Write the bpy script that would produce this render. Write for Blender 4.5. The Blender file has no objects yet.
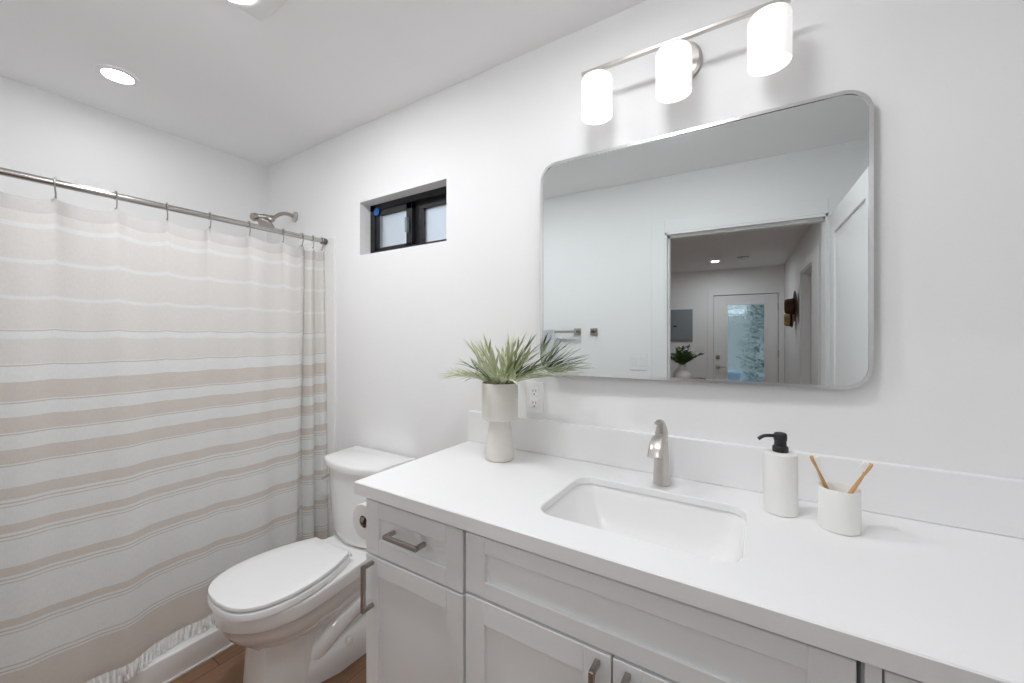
import bpy, bmesh, math, random
from mathutils import Vector, Matrix
random.seed(7)
S = bpy.context.scene
COL = S.collection
PI = math.pi

# ------------------------------------------------------------ camera, sky, sun, exposure
cam_d = bpy.data.cameras.new('camera')
cam = bpy.data.objects.new('camera', cam_d); COL.objects.link(cam)
cam.location = (0.0, -1.336, 1.34)
cam.rotation_euler = (math.radians(90), 0, math.radians(32.15))
cam_d.sensor_width = 36.0
cam_d.lens = 36.0 * 397.0 / 1024.0
cam_d.shift_y = -5.2 / 1024.0
cam_d.clip_start = 0.02
S.camera = cam

W = bpy.data.worlds.new('sky'); S.world = W; W.use_nodes = True
_n = W.node_tree.nodes; _l = W.node_tree.links
sky = _n.new('ShaderNodeTexSky'); sky.sky_type = 'NISHITA'; sky.sun_disc = False
sky.sun_elevation = math.radians(48); sky.sun_rotation = math.radians(20)
_n['Background'].inputs['Strength'].default_value = 0.34
_l.new(sky.outputs['Color'], _n['Background'].inputs['Color'])

sun_d = bpy.data.lights.new('sun', 'SUN'); sun_d.energy = 2.4; sun_d.angle = 0.02
sun = bpy.data.objects.new('sun', sun_d); COL.objects.link(sun)
sun.rotation_euler = (math.radians(-42), 0, math.radians(12))      # shines away from the house, over its roof

S.view_settings.view_transform = 'Standard'
S.view_settings.look = 'None'
S.view_settings.gamma = 1.0
S.view_settings.use_curve_mapping = False
S.view_settings.exposure = 0.06
S.cycles.use_denoising = True
S.cycles.max_bounces = 14
S.cycles.diffuse_bounces = 10
S.cycles.glossy_bounces = 6
S.cycles.transmission_bounces = 8
S.cycles.sample_clamp_indirect = 6.0
S.cycles.caustics_reflective = False
S.cycles.caustics_refractive = False

# lamp powers: emission strength of the shower can, the light in the ceiling fan, the glass shades, their bulbs, the added dome and the hall lenses
CAN_POWER, FAN_POWER, SHADE_GLOW, BULB_POWER, FILL_POWER, HALL_POWER = 57.0, 395.0, 0.40, 6.0, 30.0, 340.0

# ------------------------------------------------------------ materials
def lin(c):
    r = []
    for v in c:
        v = v / 255.0
        r.append(v / 12.92 if v <= 0.04045 else ((v + 0.055) / 1.055) ** 2.4)
    return (r[0], r[1], r[2], 1.0)

def mat(name, rgb, rough=0.5, metal=0.0, bump=0.0, bscale=200.0, var=0.03, vscale=6.0, spec=0.5, **kw):
    m = bpy.data.materials.new(name); m.use_nodes = True
    nt = m.node_tree; b = nt.nodes['Principled BSDF']
    c = lin(rgb)
    tc = nt.nodes.new('ShaderNodeTexCoord')
    if var > 0:
        nz = nt.nodes.new('ShaderNodeTexNoise'); nz.inputs['Scale'].default_value = vscale
        nz.inputs['Detail'].default_value = 3
        nt.links.new(tc.outputs['Object'], nz.inputs['Vector'])
        mr = nt.nodes.new('ShaderNodeMapRange')
        mr.inputs['To Min'].default_value = 1 - var; mr.inputs['To Max'].default_value = 1 + var
        nt.links.new(nz.outputs['Fac'], mr.inputs['Value'])
        mx = nt.nodes.new('ShaderNodeVectorMath'); mx.operation = 'SCALE'
        mx.inputs[0].default_value = c[:3]
        nt.links.new(mr.outputs['Result'], mx.inputs['Scale'])
        nt.links.new(mx.outputs['Vector'], b.inputs['Base Color'])
    else:
        b.inputs['Base Color'].default_value = c
    b.inputs['Roughness'].default_value = rough
    b.inputs['Metallic'].default_value = metal
    b.inputs['Specular IOR Level'].default_value = spec
    if bump > 0:
        n2 = nt.nodes.new('ShaderNodeTexNoise'); n2.inputs['Scale'].default_value = bscale
        n2.inputs['Detail'].default_value = 2
        nt.links.new(tc.outputs['Object'], n2.inputs['Vector'])
        bp = nt.nodes.new('ShaderNodeBump'); bp.inputs['Strength'].default_value = bump
        bp.inputs['Distance'].default_value = 0.002
        nt.links.new(n2.outputs['Fac'], bp.inputs['Height'])
        nt.links.new(bp.outputs['Normal'], b.inputs['Normal'])
    for k, v in kw.items():
        b.inputs[k.replace('_', ' ')].default_value = v
    return m

def emis(name, rgb, strength):
    m = bpy.data.materials.new(name); m.use_nodes = True
    nt = m.node_tree; nt.nodes.remove(nt.nodes['Principled BSDF'])
    e = nt.nodes.new('ShaderNodeEmission'); e.inputs['Color'].default_value = lin(rgb)
    e.inputs['Strength'].default_value = strength
    nt.links.new(e.outputs[0], nt.nodes['Material Output'].inputs[0])
    return m

M = {}
M['wall'] = mat('wall_paint', (238, 238, 238), 0.6, bump=0.10, bscale=260, var=0.006, spec=0.25)
M['ceiling'] = mat('ceiling_paint', (242, 242, 242), 0.8, bump=0.1, bscale=200, var=0.006, spec=0.1)
M['trim'] = mat('trim_paint', (237, 237, 237), 0.5, var=0.005)
M['cabinet'] = mat('cabinet_paint', (238, 240, 241), 0.38, var=0.006)
M['gap'] = mat('cabinet_gap', (120, 120, 116), 0.8, var=0.02)
M['counter'] = mat('white_quartz', (240, 240, 240), 0.42, var=0.008, vscale=3, spec=0.4)
M['porcelain'] = mat('porcelain', (240, 240, 239), 0.08, var=0.0, spec=0.55, Coat_Weight=0.3)
M['seat'] = mat('seat_plastic', (240, 240, 240), 0.2, var=0.0)
M['nickel'] = mat('brushed_nickel', (205, 200, 195), 0.30, metal=1.0, var=0.05, vscale=60)
M['nickel_dark'] = mat('aged_nickel', (172, 165, 159), 0.33, metal=1.0, var=0.05, vscale=60)
M['rod_metal'] = mat('rod_metal', (190, 187, 183), 0.17, metal=1.0, var=0.0)
M['chrome'] = mat('chrome', (215, 214, 212), 0.14, metal=1.0, var=0.0)
M['frame_metal'] = mat('mirror_frame_metal', (240, 240, 240), 0.20, metal=1.0, var=0.0)
M['mirror'] = mat('mirror_silver', (232, 238, 238), 0.0, metal=1.0, var=0.0)
M['black'] = mat('black_frame', (22, 24, 27), 0.4, var=0.05)
M['blackmatte'] = mat('black_matte', (28, 29, 31), 0.5, var=0.04)
M['darkgrey'] = mat('dark_rubber', (90, 88, 86), 0.6, var=0.04)
M['blue'] = mat('blue_sticker', (20, 95, 175), 0.3, var=0.05)
M['greybox'] = mat('grey_panel', (138, 146, 150), 0.45, var=0.02)
M['paper'] = mat('toilet_paper', (240, 239, 237), 0.9, bump=0.3, bscale=400, var=0.01)
M['core'] = mat('cardboard_core', (150, 120, 95), 0.9)
M['bamboo'] = mat('bamboo', (205, 160, 105), 0.55, var=0.12, vscale=60)
M['bristle'] = mat('bristle', (242, 240, 236), 0.8, bump=0.5, bscale=900)
M['brownhat'] = mat('brown_felt', (84, 58, 42), 0.9, bump=0.3, bscale=400, var=0.1)
M['tanhat'] = mat('tan_straw', (176, 146, 108), 0.85, bump=0.5, bscale=500, var=0.12, vscale=80)
M['band'] = mat('hat_band', (40, 28, 22), 0.7)
M['towel'] = mat('white_towel', (238, 240, 243), 0.95, bump=0.6, bscale=500)
M['wood'] = mat('table_wood', (150, 106, 76), 0.5, var=0.15, vscale=20)
M['lace'] = mat('sheer_lace', (236, 236, 234), 0.9, bump=0.6, bscale=120, var=0.03)
M['vent'] = mat('vent_plastic', (232, 232, 230), 0.5, var=0.0)
M['can_light'] = emis('recessed_lens', (250, 252, 255), CAN_POWER)
M['hall_light'] = emis('hall_lens', (250, 252, 255), HALL_POWER)
M['fill'] = emis('fill_diffuser', (250, 252, 255), FILL_POWER)
M['can_small'] = emis('fan_lens', (250, 252, 255), FAN_POWER)
M['bulb'] = emis('bulb', (252, 252, 255), BULB_POWER)
M['concrete'] = mat('concrete', (120, 126, 132), 0.9, var=0.1, vscale=2)
M['siding'] = mat('grey_green_siding', (136, 140, 138), 0.8, var=0.08, vscale=3)
M['hedge'] = mat('hedge_leaf', (112, 138, 124), 0.8, var=0.4, vscale=9)
M['carpaint'] = mat('white_car_paint', (236, 238, 240), 0.2, var=0.0)
M['carglass'] = mat('dark_glass', (40, 52, 62), 0.08, var=0.0)
M['tyre'] = mat('tyre', (30, 30, 32), 0.8)

def shade_material():
    m = bpy.data.materials.new('opal_glass'); m.use_nodes = True
    nt = m.node_tree; b = nt.nodes['Principled BSDF']
    b.inputs['Base Color'].default_value = lin((245, 245, 244)); b.inputs['Roughness'].default_value = 0.25
    b.inputs['Emission Color'].default_value = lin((255, 253, 250))
    b.inputs['Emission Strength'].default_value = SHADE_GLOW
    return m
M['opal'] = shade_material()

def frosted():
    m = bpy.data.materials.new('frosted_glass'); m.use_nodes = True
    nt = m.node_tree; b = nt.nodes['Principled BSDF']
    b.inputs['Base Color'].default_value = lin((222, 218, 212)); b.inputs['Roughness'].default_value = 0.6
    b.inputs['Transmission Weight'].default_value = 0.92
    tc = nt.nodes.new('ShaderNodeTexCoord'); v = nt.nodes.new('ShaderNodeTexVoronoi'); v.inputs['Scale'].default_value = 160
    bp = nt.nodes.new('ShaderNodeBump'); bp.inputs['Strength'].default_value = 0.4; bp.inputs['Distance'].default_value = 0.002
    nt.links.new(tc.outputs['Object'], v.inputs['Vector']); nt.links.new(v.outputs['Distance'], bp.inputs['Height'])
    nt.links.new(bp.outputs['Normal'], b.inputs['Normal'])
    return m
M['frosted'] = frosted()

def rain_glass():
    m = bpy.data.materials.new('patterned_glass'); m.use_nodes = True
    nt = m.node_tree; b = nt.nodes['Principled BSDF']
    b.inputs['Base Color'].default_value = lin((214, 224, 222)); b.inputs['Roughness'].default_value = 0.04
    b.inputs['Transmission Weight'].default_value = 1.0; b.inputs['IOR'].default_value = 1.2
    tc = nt.nodes.new('ShaderNodeTexCoord'); v = nt.nodes.new('ShaderNodeTexVoronoi'); v.inputs['Scale'].default_value = 48
    bp = nt.nodes.new('ShaderNodeBump'); bp.inputs['Strength'].default_value = 0.5; bp.inputs['Distance'].default_value = 0.008
    nt.links.new(tc.outputs['Object'], v.inputs['Vector']); nt.links.new(v.outputs['Distance'], bp.inputs['Height'])
    nt.links.new(bp.outputs['Normal'], b.inputs['Normal'])
    return m
M['rain'] = rain_glass()

def floor_mat():
    m = bpy.data.materials.new('wood_plank_floor'); m.use_nodes = True
    nt = m.node_tree; b = nt.nodes['Principled BSDF']; b.inputs['Roughness'].default_value = 0.45
    tc = nt.nodes.new('ShaderNodeTexCoord')
    mp = nt.nodes.new('ShaderNodeMapping'); mp.inputs['Rotation'].default_value = (0, 0, PI / 2)
    br = nt.nodes.new('ShaderNodeTexBrick')
    br.inputs['Scale'].default_value = 1.0; br.inputs['Brick Width'].default_value = 1.2; br.inputs['Row Height'].default_value = 0.17
    br.inputs['Mortar Size'].default_value = 0.0016; br.inputs['Color1'].default_value = lin((150, 116, 90))
    br.inputs['Color2'].default_value = lin((130, 98, 74)); br.inputs['Mortar'].default_value = lin((80, 56, 40))
    nt.links.new(tc.outputs['Object'], mp.inputs['Vector']); nt.links.new(mp.outputs['Vector'], br.inputs['Vector'])
    nz = nt.nodes.new('ShaderNodeTexNoise'); nz.inputs['Scale'].default_value = 3; nz.inputs['Detail'].default_value = 8
    m2 = nt.nodes.new('ShaderNodeMapping'); m2.inputs['Scale'].default_value = (14, 1.3, 1)
    nt.links.new(tc.outputs['Object'], m2.inputs['Vector']); nt.links.new(m2.outputs['Vector'], nz.inputs['Vector'])
    mr = nt.nodes.new('ShaderNodeMapRange'); mr.inputs['To Min'].default_value = 0.65; mr.inputs['To Max'].default_value = 1.3
    nt.links.new(nz.outputs['Fac'], mr.inputs['Value'])
    sc = nt.nodes.new('ShaderNodeVectorMath'); sc.operation = 'SCALE'
    nt.links.new(br.outputs['Color'], sc.inputs[0]); nt.links.new(mr.outputs['Result'], sc.inputs['Scale'])
    nt.links.new(sc.outputs['Vector'], b.inputs['Base Color'])
    return m
M['floor'] = floor_mat()

def cloth(name, rgb, transl=0.35):
    m = bpy.data.materials.new(name); m.use_nodes = True
    nt = m.node_tree; b = nt.nodes['Principled BSDF']; b.inputs['Roughness'].default_value = 0.95
    b.inputs['Specular IOR Level'].default_value = 0.1
    uv = nt.nodes.new('ShaderNodeUVMap'); uv.uv_map = 'UVMap'
    mp = nt.nodes.new('ShaderNodeMapping'); mp.inputs['Scale'].default_value = (260, 60, 1)
    m3 = nt.nodes.new('ShaderNodeMapping'); m3.inputs['Scale'].default_value = (40, 420, 1)
    nt.links.new(uv.outputs['UV'], mp.inputs['Vector']); nt.links.new(uv.outputs['UV'], m3.inputs['Vector'])
    a = nt.nodes.new('ShaderNodeTexNoise'); a.inputs['Scale'].default_value = 1; nt.links.new(mp.outputs[0], a.inputs['Vector'])
    c = nt.nodes.new('ShaderNodeTexNoise'); c.inputs['Scale'].default_value = 1; nt.links.new(m3.outputs[0], c.inputs['Vector'])
    ad = nt.nodes.new('ShaderNodeMath'); ad.operation = 'ADD'
    nt.links.new(a.outputs['Fac'], ad.inputs[0]); nt.links.new(c.outputs['Fac'], ad.inputs[1])
    mr = nt.nodes.new('ShaderNodeMapRange'); mr.inputs['From Min'].default_value = 0.5; mr.inputs['From Max'].default_value = 1.5
    mr.inputs['To Min'].default_value = 0.93; mr.inputs['To Max'].default_value = 1.05
    nt.links.new(ad.outputs[0], mr.inputs['Value'])
    sc = nt.nodes.new('ShaderNodeVectorMath'); sc.operation = 'SCALE'; sc.inputs[0].default_value = lin(rgb)[:3]
    nt.links.new(mr.outputs[0], sc.inputs['Scale']); nt.links.new(sc.outputs[0], b.inputs['Base Color'])
    t = nt.nodes.new('ShaderNodeBsdfTranslucent'); nt.links.new(sc.outputs[0], t.inputs['Color'])
    mx = nt.nodes.new('ShaderNodeMixShader'); mx.inputs[0].default_value = transl
    nt.links.new(b.outputs[0], mx.inputs[1]); nt.links.new(t.outputs[0], mx.inputs[2])
    nt.links.new(mx.outputs[0], nt.nodes['Material Output'].inputs[0])
    return m
M['c_white'] = cloth('curtain_white', (238, 239, 238))
M['c_tan'] = cloth('curtain_linen', (232, 229, 225))
M['c_tan2'] = cloth('curtain_linen_deep', (222, 214, 207))
M['c_line'] = cloth('curtain_thread', (214, 206, 198))
M['c_head'] = cloth('curtain_header', (214, 211, 209), 0.2)

def leafmat(name, rgb):
    return mat(name, rgb, 0.6, var=0.18, vscale=30, spec=0.3)
M['leaf_pale'] = leafmat('sage_leaf', (196, 201, 170))
M['leaf_mid'] = leafmat('olive_leaf', (156, 166, 126))
M['leaf_dark'] = leafmat('dark_leaf', (104, 122, 84))
M['leaf_green'] = leafmat('glossy_green_leaf', (92, 122, 72))
def ribbed(name, rgb):
    m = mat(name, rgb, 0.55, var=0.02, vscale=20)
    nt = m.node_tree; b = nt.nodes['Principled BSDF']
    tc = nt.nodes.new('ShaderNodeTexCoord'); w = nt.nodes.new('ShaderNodeTexWave'); w.bands_direction = 'DIAGONAL'
    w.inputs['Scale'].default_value = 70; w.inputs['Distortion'].default_value = .6
    nt.links.new(tc.outputs['Object'], w.inputs['Vector'])
    bp = nt.nodes.new('ShaderNodeBump'); bp.inputs['Strength'].default_value = 0.25; bp.inputs['Distance'].default_value = 0.001
    nt.links.new(w.outputs['Fac'], bp.inputs['Height']); nt.links.new(bp.outputs['Normal'], b.inputs['Normal'])
    return m
M['ribbed'] = ribbed('ribbed_white_ceramic', (238, 238, 235))
M['stoneware'] = mat('speckled_stoneware', (226, 222, 216), 0.8, bump=0.35, bscale=120, var=0.05, vscale=40)
M['vase_white'] = mat('white_vase_glaze', (228, 228, 228), 0.35, var=0.02)

# ------------------------------------------------------------ mesh helpers
def BM(): return bmesh.new()

def box(bm, x0, x1, y0, y1, z0, z1, bev=0.0, seg=2):
    r = bmesh.ops.create_cube(bm, size=1.0)
    vs = r['verts']
    for v in vs:
        v.co = Vector(((x0 + x1) / 2 + v.co.x * (x1 - x0), (y0 + y1) / 2 + v.co.y * (y1 - y0), (z0 + z1) / 2 + v.co.z * (z1 - z0)))
    if bev > 0:
        es = {e for v in vs for e in v.link_edges}
        bmesh.ops.bevel(bm, geom=list(es), offset=bev, segments=seg, profile=0.5, affect='EDGES')

def lathe(bm, prof, cx=0, cy=0, n=40, sx=1.0, sy=1.0, rot=0.0, cap0=True, cap1=True):
    rings = []
    for r, z in prof:
        ring = []
        for k in range(n):
            a = 2 * PI * k / n
            x, y = r * sx * math.cos(a), r * sy * math.sin(a)
            ring.append(bm.verts.new((cx + x * math.cos(rot) - y * math.sin(rot), cy + x * math.sin(rot) + y * math.cos(rot), z)))
        rings.append(ring)
    for a, b in zip(rings, rings[1:]):
        for k in range(n):
            bm.faces.new((a[k], a[(k + 1) % n], b[(k + 1) % n], b[k]))
    if cap0: bm.faces.new(list(reversed(rings[0])))
    if cap1: bm.faces.new(rings[-1])

def loft(bm, loops, cap=True):
    rings = [[bm.verts.new(p) for p in L] for L in loops]
    n = len(rings[0])
    for a, b in zip(rings, rings[1:]):
        for k in range(n):
            bm.faces.new((a[k], a[(k + 1) % n], b[(k + 1) % n], b[k]))
    if cap:
        bm.faces.new(list(reversed(rings[0]))); bm.faces.new(rings[-1])
    return rings

def tube(bm, pts, r, n=12, closed=False, cap=True, flat=1.0):
    pts = [Vector(p) for p in pts]; N = len(pts)
    rs = r if isinstance(r, (list, tuple)) else [r] * N
    prev = None; rings = []
    for i, p in enumerate(pts):
        if closed: t = pts[(i + 1) % N] - pts[i - 1]
        else: t = pts[min(i + 1, N - 1)] - pts[max(i - 1, 0)]
        t.normalize()
        if prev is None:
            up = Vector((0, 0, 1)) if abs(t.z) < 0.9 else Vector((1, 0, 0))
            nn = t.cross(up).normalized()
        else:
            nn = (prev - t * prev.dot(t)).normalized()
        prev = nn; bb = t.cross(nn)
        rings.append([bm.verts.new(p + (nn * math.cos(2 * PI * k / n) + bb * math.sin(2 * PI * k / n) * flat) * rs[i]) for k in range(n)])
    pr = list(zip(rings, rings[1:])) + ([(rings[-1], rings[0])] if closed else [])
    for a, b in pr:
        for k in range(n):
            bm.faces.new((a[k], a[(k + 1) % n], b[(k + 1) % n], b[k]))
    if cap and not closed:
        bm.faces.new(list(reversed(rings[0]))); bm.faces.new(rings[-1])

def spline(pts, n=8):
    P = [Vector(p) for p in pts]; out = []
    for i in range(len(P) - 1):
        p0 = P[max(i - 1, 0)]; p1 = P[i]; p2 = P[i + 1]; p3 = P[min(i + 2, len(P) - 1)]
        for k in range(n):
            t = k / n
            out.append(0.5 * ((2 * p1) + (p2 - p0) * t + (2 * p0 - 5 * p1 + 4 * p2 - p3) * t * t + (3 * p1 - p0 - 3 * p2 + p3) * t ** 3))
    out.append(P[-1]); return out

def prism(bm, outline, z0, z1, bev=0.0, seg=2):
    vs = [bm.verts.new((x, y, z0)) for x, y in outline]
    f = bm.faces.new(vs)
    r = bmesh.ops.extrude_face_region(bm, geom=[f])
    top = [g for g in r['geom'] if isinstance(g, bmesh.types.BMVert)]
    for v in top: v.co.z = z1
    if bev > 0:
        ts = set(top)
        es = [e for e in bm.edges if e.verts[0] in ts and e.verts[1] in ts]
        bmesh.ops.bevel(bm, geom=es, offset=bev, segments=seg, profile=0.5, affect='EDGES')

def rrect(x0, x1, y0, y1, r, n=6):
    out = []
    for cx, cy, a0 in ((x1 - r, y1 - r, 0), (x0 + r, y1 - r, PI / 2), (x0 + r, y0 + r, PI), (x1 - r, y0 + r, 1.5 * PI)):
        for k in range(n + 1):
            a = a0 + PI / 2 * k / n
            out.append((cx + r * math.cos(a), cy + r * math.sin(a)))
    return out

BASE = {}
def obj(name, bm, m, parent=None, smooth=False, auto=40, origin=None, loc=None):
    bmesh.ops.recalc_face_normals(bm, faces=bm.faces[:])
    if parent is not None:
        o0 = BASE.get(parent.name, Vector((0, 0, 0)))
    elif origin is not None:
        o0 = Vector(origin)
    else:
        xs = [v.co.x for v in bm.verts]; ys = [v.co.y for v in bm.verts]; zs = [v.co.z for v in bm.verts]
        o0 = Vector(((min(xs) + max(xs)) / 2, (min(ys) + max(ys)) / 2, min(zs)))
    for v in bm.verts: v.co -= o0
    me = bpy.data.meshes.new(name); bm.to_mesh(me); bm.free()
    mats = m if isinstance(m, (list, tuple)) else [m]
    for q in mats: me.materials.append(q)
    o = bpy.data.objects.new(name, me); COL.objects.link(o)
    if parent is not None: o.parent = parent
    else: o.location = o0
    BASE[o.name] = o0
    if smooth:
        for p in me.polygons: p.use_smooth = True
        if auto:
            b2 = bmesh.new(); b2.from_mesh(me)
            lim = math.radians(auto)
            for e in b2.edges:
                if len(e.link_faces) == 2 and e.calc_face_angle(0) > lim: e.smooth = False
            b2.to_mesh(me); b2.free()
    return o

def thing(name, label, cat, loc, group=None):
    o = bpy.data.objects.new(name, None); COL.objects.link(o); o.location = loc
    o.empty_display_size = 0.05
    BASE[o.name] = Vector(loc)
    o['label'] = label; o['category'] = cat
    if group: o['group'] = group
    return o

def tag(o, label, cat, group=None):
    o['label'] = label; o['category'] = cat
    if group: o['group'] = group
    return o

def struct(o):
    o['kind'] = 'structure'; return o

# ------------------------------------------------------------ room shell
CE = 2.44; XL = -2.716; XR = 0.58; YO = -1.62; YF = -6.1; HL = -2.9
bm = BM(); box(bm, HL - .15, XR + 1.4, YF - .15, 0.16, -0.08, 0.0); struct(obj('floor', bm, M['floor'], origin=(0, 0, 0)))
bm = BM(); box(bm, HL - .15, XR + 1.4, YF - .15, 0.16, CE, CE + 0.15); struct(obj('ceiling', bm, M['ceiling']))
wx0, wx1, wz0, wz1 = -1.78, -1.183, 1.764, 2.04
bm = BM()
box(bm, XL - .12, wx0, 0, .15, 0, CE); box(bm, wx1, XR + .12, 0, .15, 0, CE)
box(bm, wx0, wx1, 0, .15, 0, wz0); box(bm, wx0, wx1, 0, .15, wz1, CE)
struct(obj('wall_back', bm, M['wall']))
bm = BM(); box(bm, XL - .12, XL, YO, 0, 0, CE); struct(obj('wall_left', bm, M['wall']))
dx0, dx1, dz = -0.492, 0.400, 2.052
bm = BM()
box(bm, HL, dx0, YO - .12, YO, 0, CE); box(bm, dx1, XR, YO - .12, YO, 0, CE); box(bm, dx0, dx1, YO - .12, YO, dz, CE)
struct(obj('wall_front', bm, M['wall']))
hy0, hy1, hz = -4.25, -3.46, 2.06
bm = BM()
box(bm, XR, XR + .12, hy1, 0, 0, CE); box(bm, XR, XR + .12, YF, hy0, 0, CE); box(bm, XR, XR + .12, hy0, hy1, hz, CE)
struct(obj('wall_right', bm, M['wall']))
bm = BM(); box(bm, HL - .12, HL, YF, YO - .12, 0, CE); struct(obj('wall_hall_left', bm, M['wall']))
ex0, ex1, ez = -0.405, 0.505, 2.02
bm = BM()
box(bm, HL - .12, ex0, YF - .14, YF, 0, CE); box(bm, ex1, XR + .12, YF - .14, YF, 0, CE); box(bm, ex0, ex1, YF - .14, YF, ez, CE)
struct(obj('wall_far', bm, M['wall']))
# room beyond the hall side doorway
bm = BM(); box(bm, XR + 1.28, XR + 1.4, YF, 0.0, 0, CE); struct(obj('wall_side_room', bm, M['wall']))
bm = BM(); box(bm, XR + .12, XR + 1.28, YF - .14, YF, 0, CE); box(bm, XR + .12, XR + 1.28, 0, .15, 0, CE)
struct(obj('wall_side_ends', bm, M['wall']))

# baseboards
def baseboard(name, x0, x1, y0, y1):
    bm = BM(); box(bm, x0, x1, y0, y1, 0, .09, .003, 1); struct(obj(name, bm, M['trim']))
baseboard('baseboard_back', -1.945, -1.03, -.014, 0)
baseboard('baseboard_front', -1.945, dx0 - .095, YO, YO + .014)
baseboard('baseboard_far_left', HL, ex0 - .1, YF, YF + .014)
baseboard('baseboard_right', XR - .014, XR, YF, hy0 - .09)

# bathroom doorway: jamb and casing
bm = BM()
box(bm, dx0 - .09, dx0, YO, YO + .004, 0, dz + .09, .002, 1)
box(bm, dx1, dx1 + .09, YO, YO + .004, 0, dz + .09, .002, 1)
box(bm, dx0, dx1, YO, YO + .004, dz, dz + .09, .002, 1)
box(bm, dx0 - .014, dx0 + .012, YO - .13, YO + .0015, 0, dz)
box(bm, dx1 - .012, dx1, YO - .13, YO + .0015, 0, dz)
box(bm, dx0, dx1, YO - .13, YO + .0015, dz - .014, dz)
box(bm, dx0 + .012, dx0 + .024, YO - .09, YO - .05, 0, dz - .014)
box(bm, dx0, dx1, YO - .09, YO - .05, dz - .028, dz - .014)
struct(obj('trim_1', bm, M['trim']))

def shaker_panel(bm, x0, x1, z0, z1, yf, th, st, rec, rail=None):
    """door or drawer front facing -y: stiles, rails and a recessed panel"""
    rail = rail or st
    b = .0015
    box(bm, x0, x0 + st, yf, yf + th, z0, z1, b, 1); box(bm, x1 - st, x1, yf, yf + th, z0, z1, b, 1)
    box(bm, x0 + st, x1 - st, yf, yf + th, z1 - rail, z1, b, 1); box(bm, x0 + st, x1 - st, yf, yf + th, z0, z0 + rail, b, 1)
    box(bm, x0 + st - .002, x1 - st + .002, yf + rec, yf + th - .001, z0 + rail - .002, z1 - rail + .002)

# open bathroom door, swung against the right of the doorway
bm = BM()
shaker_panel(bm, 0, .845, .012, 2.028, 0, .035, .115, .010)
bmesh.ops.transform(bm, matrix=Matrix.Translation((.402, YO + .867, 0)) @ Matrix.Rotation(-PI / 2, 4, 'Z'), verts=bm.verts)
bm2 = bm
dr = struct(obj('door_1', bm2, M['trim'], origin=(.42, YO + .02, 0)))
bm = BM()
lathe(bm, [(.026, 0), (.026, .008), (.012, .012), (.012, .045)], n=20)
bmesh.ops.transform(bm, matrix=Matrix.Translation((.402, YO + .80, .95)) @ Matrix.Rotation(-PI / 2, 4, 'Y'), verts=bm.verts)
tube(bm, [(.36, YO + .80, .95), (.36, YO + .70, .95)], .009)
obj('door_handle', bm, M['nickel'], dr, True)

# casing of the hall side doorway with its open door edge
bm = BM()
for a, b in ((hy0 - .09, hy0), (hy1, hy1 + .09)): box(bm, XR - .016, XR, a, b, 0, hz + .09, .002, 1)
box(bm, XR - .016, XR, hy0, hy1, hz, hz + .09, .002, 1)
box(bm, XR - .004, XR + .124, hy0, hy0 + .014, 0, hz); box(bm, XR - .004, XR + .124, hy1 - .014, hy1, 0, hz)
box(bm, XR - .004, XR + .124, hy0, hy1, hz - .014, hz)
struct(obj('trim_2', bm, M['trim']))
bm = BM(); shaker_panel(bm, 0, hy1 - hy0 - .03, .012, hz - .018, 0, .035, .115, .010)
bmesh.ops.transform(bm, matrix=Matrix.Translation((XR + .075, hy1 - .015, 0)) @ Matrix.Rotation(-PI / 2, 4, 'Z'), verts=bm.verts)
d2 = struct(obj('door_2', bm, M['trim'], origin=(XR + .09, hy0, 0)))
bm = BM(); lathe(bm, [(.026, 0), (.026, .008), (.012, .012), (.012, .045)], n=20)
bmesh.ops.transform(bm, matrix=Matrix.Translation((XR + .075, hy1 - .08, .95)) @ Matrix.Rotation(-PI / 2, 4, 'Y'), verts=bm.verts)
tube(bm, [(XR + .034, hy1 - .08, .95), (XR + .034, hy1 - .18, .95)], .009)
obj('door_handle', bm, M['nickel_dark'], d2, True)
# second casing, nearer along the hall wall
bm = BM(); box(bm, XR - .018, XR, -3.36, -3.10, 0, 2.15, .002, 1); struct(obj('trim_3', bm, M['trim']))

# exterior glazed door
bm = BM()
for a, b in ((ex0 - .085, ex0 + .004), (ex1 - .004, ex1 + .07)): box(bm, a, b, YF, YF + .018, 0, ez + .085, .002, 1)
box(bm, ex0, ex1, YF, YF + .018, ez - .004, ez + .085, .002, 1)
box(bm, ex0 - .002, ex0 + .006, YF - .14, YF, 0, ez); box(bm, ex1 - .006, ex1, YF - .14, YF, 0, ez); box(bm, ex0, ex1, YF - .14, YF, ez - .008, ez)
box(bm, ex0, ex0 + .03, YF - .07, YF - .051, 0, ez); box(bm, ex1 - .03, ex1, YF - .07, YF - .051, 0, ez); box(bm, ex0, ex1, YF - .07, YF - .051, ez - .03, ez); box(bm, ex0, ex1, YF - .14, YF, .0, .011)
struct(obj('trim_4', bm, M['trim']))
gx0, gx1, gz0, gz1 = -.203, .323, .25, 1.855
bm = BM()
X0, X1, Z1 = ex0 + .012, ex1 - .012, ez - .014
box(bm, X0, gx0, YF - .05, YF - .008, .012, Z1, .002, 1); box(bm, gx1, X1, YF - .05, YF - .008, .012, Z1, .002, 1)
box(bm, gx0, gx1, YF - .05, YF - .008, .012, gz0, .002, 1); box(bm, gx0, gx1, YF - .05, YF - .008, gz1, Z1, .002, 1)
for a, b, c, d in ((gx0 - .02, gx0 + .01, gz0 - .02, gz1 + .02), (gx1 - .01, gx1 + .02, gz0 - .02, gz1 + .02), (gx0, gx1, gz0 - .02, gz0 + .01), (gx0, gx1, gz1 - .01, gz1 + .02)):
    box(bm, a, b, YF - .010, YF + .002, c, d, .002, 1)
d3 = struct(obj('door_3', bm, M['trim'], origin=(0, YF, 0)))
bm = BM(); box(bm, gx0, gx1, YF - .034, YF - .028, gz0, gz1); obj('glass_pane', bm, M['rain'], d3)
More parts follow.
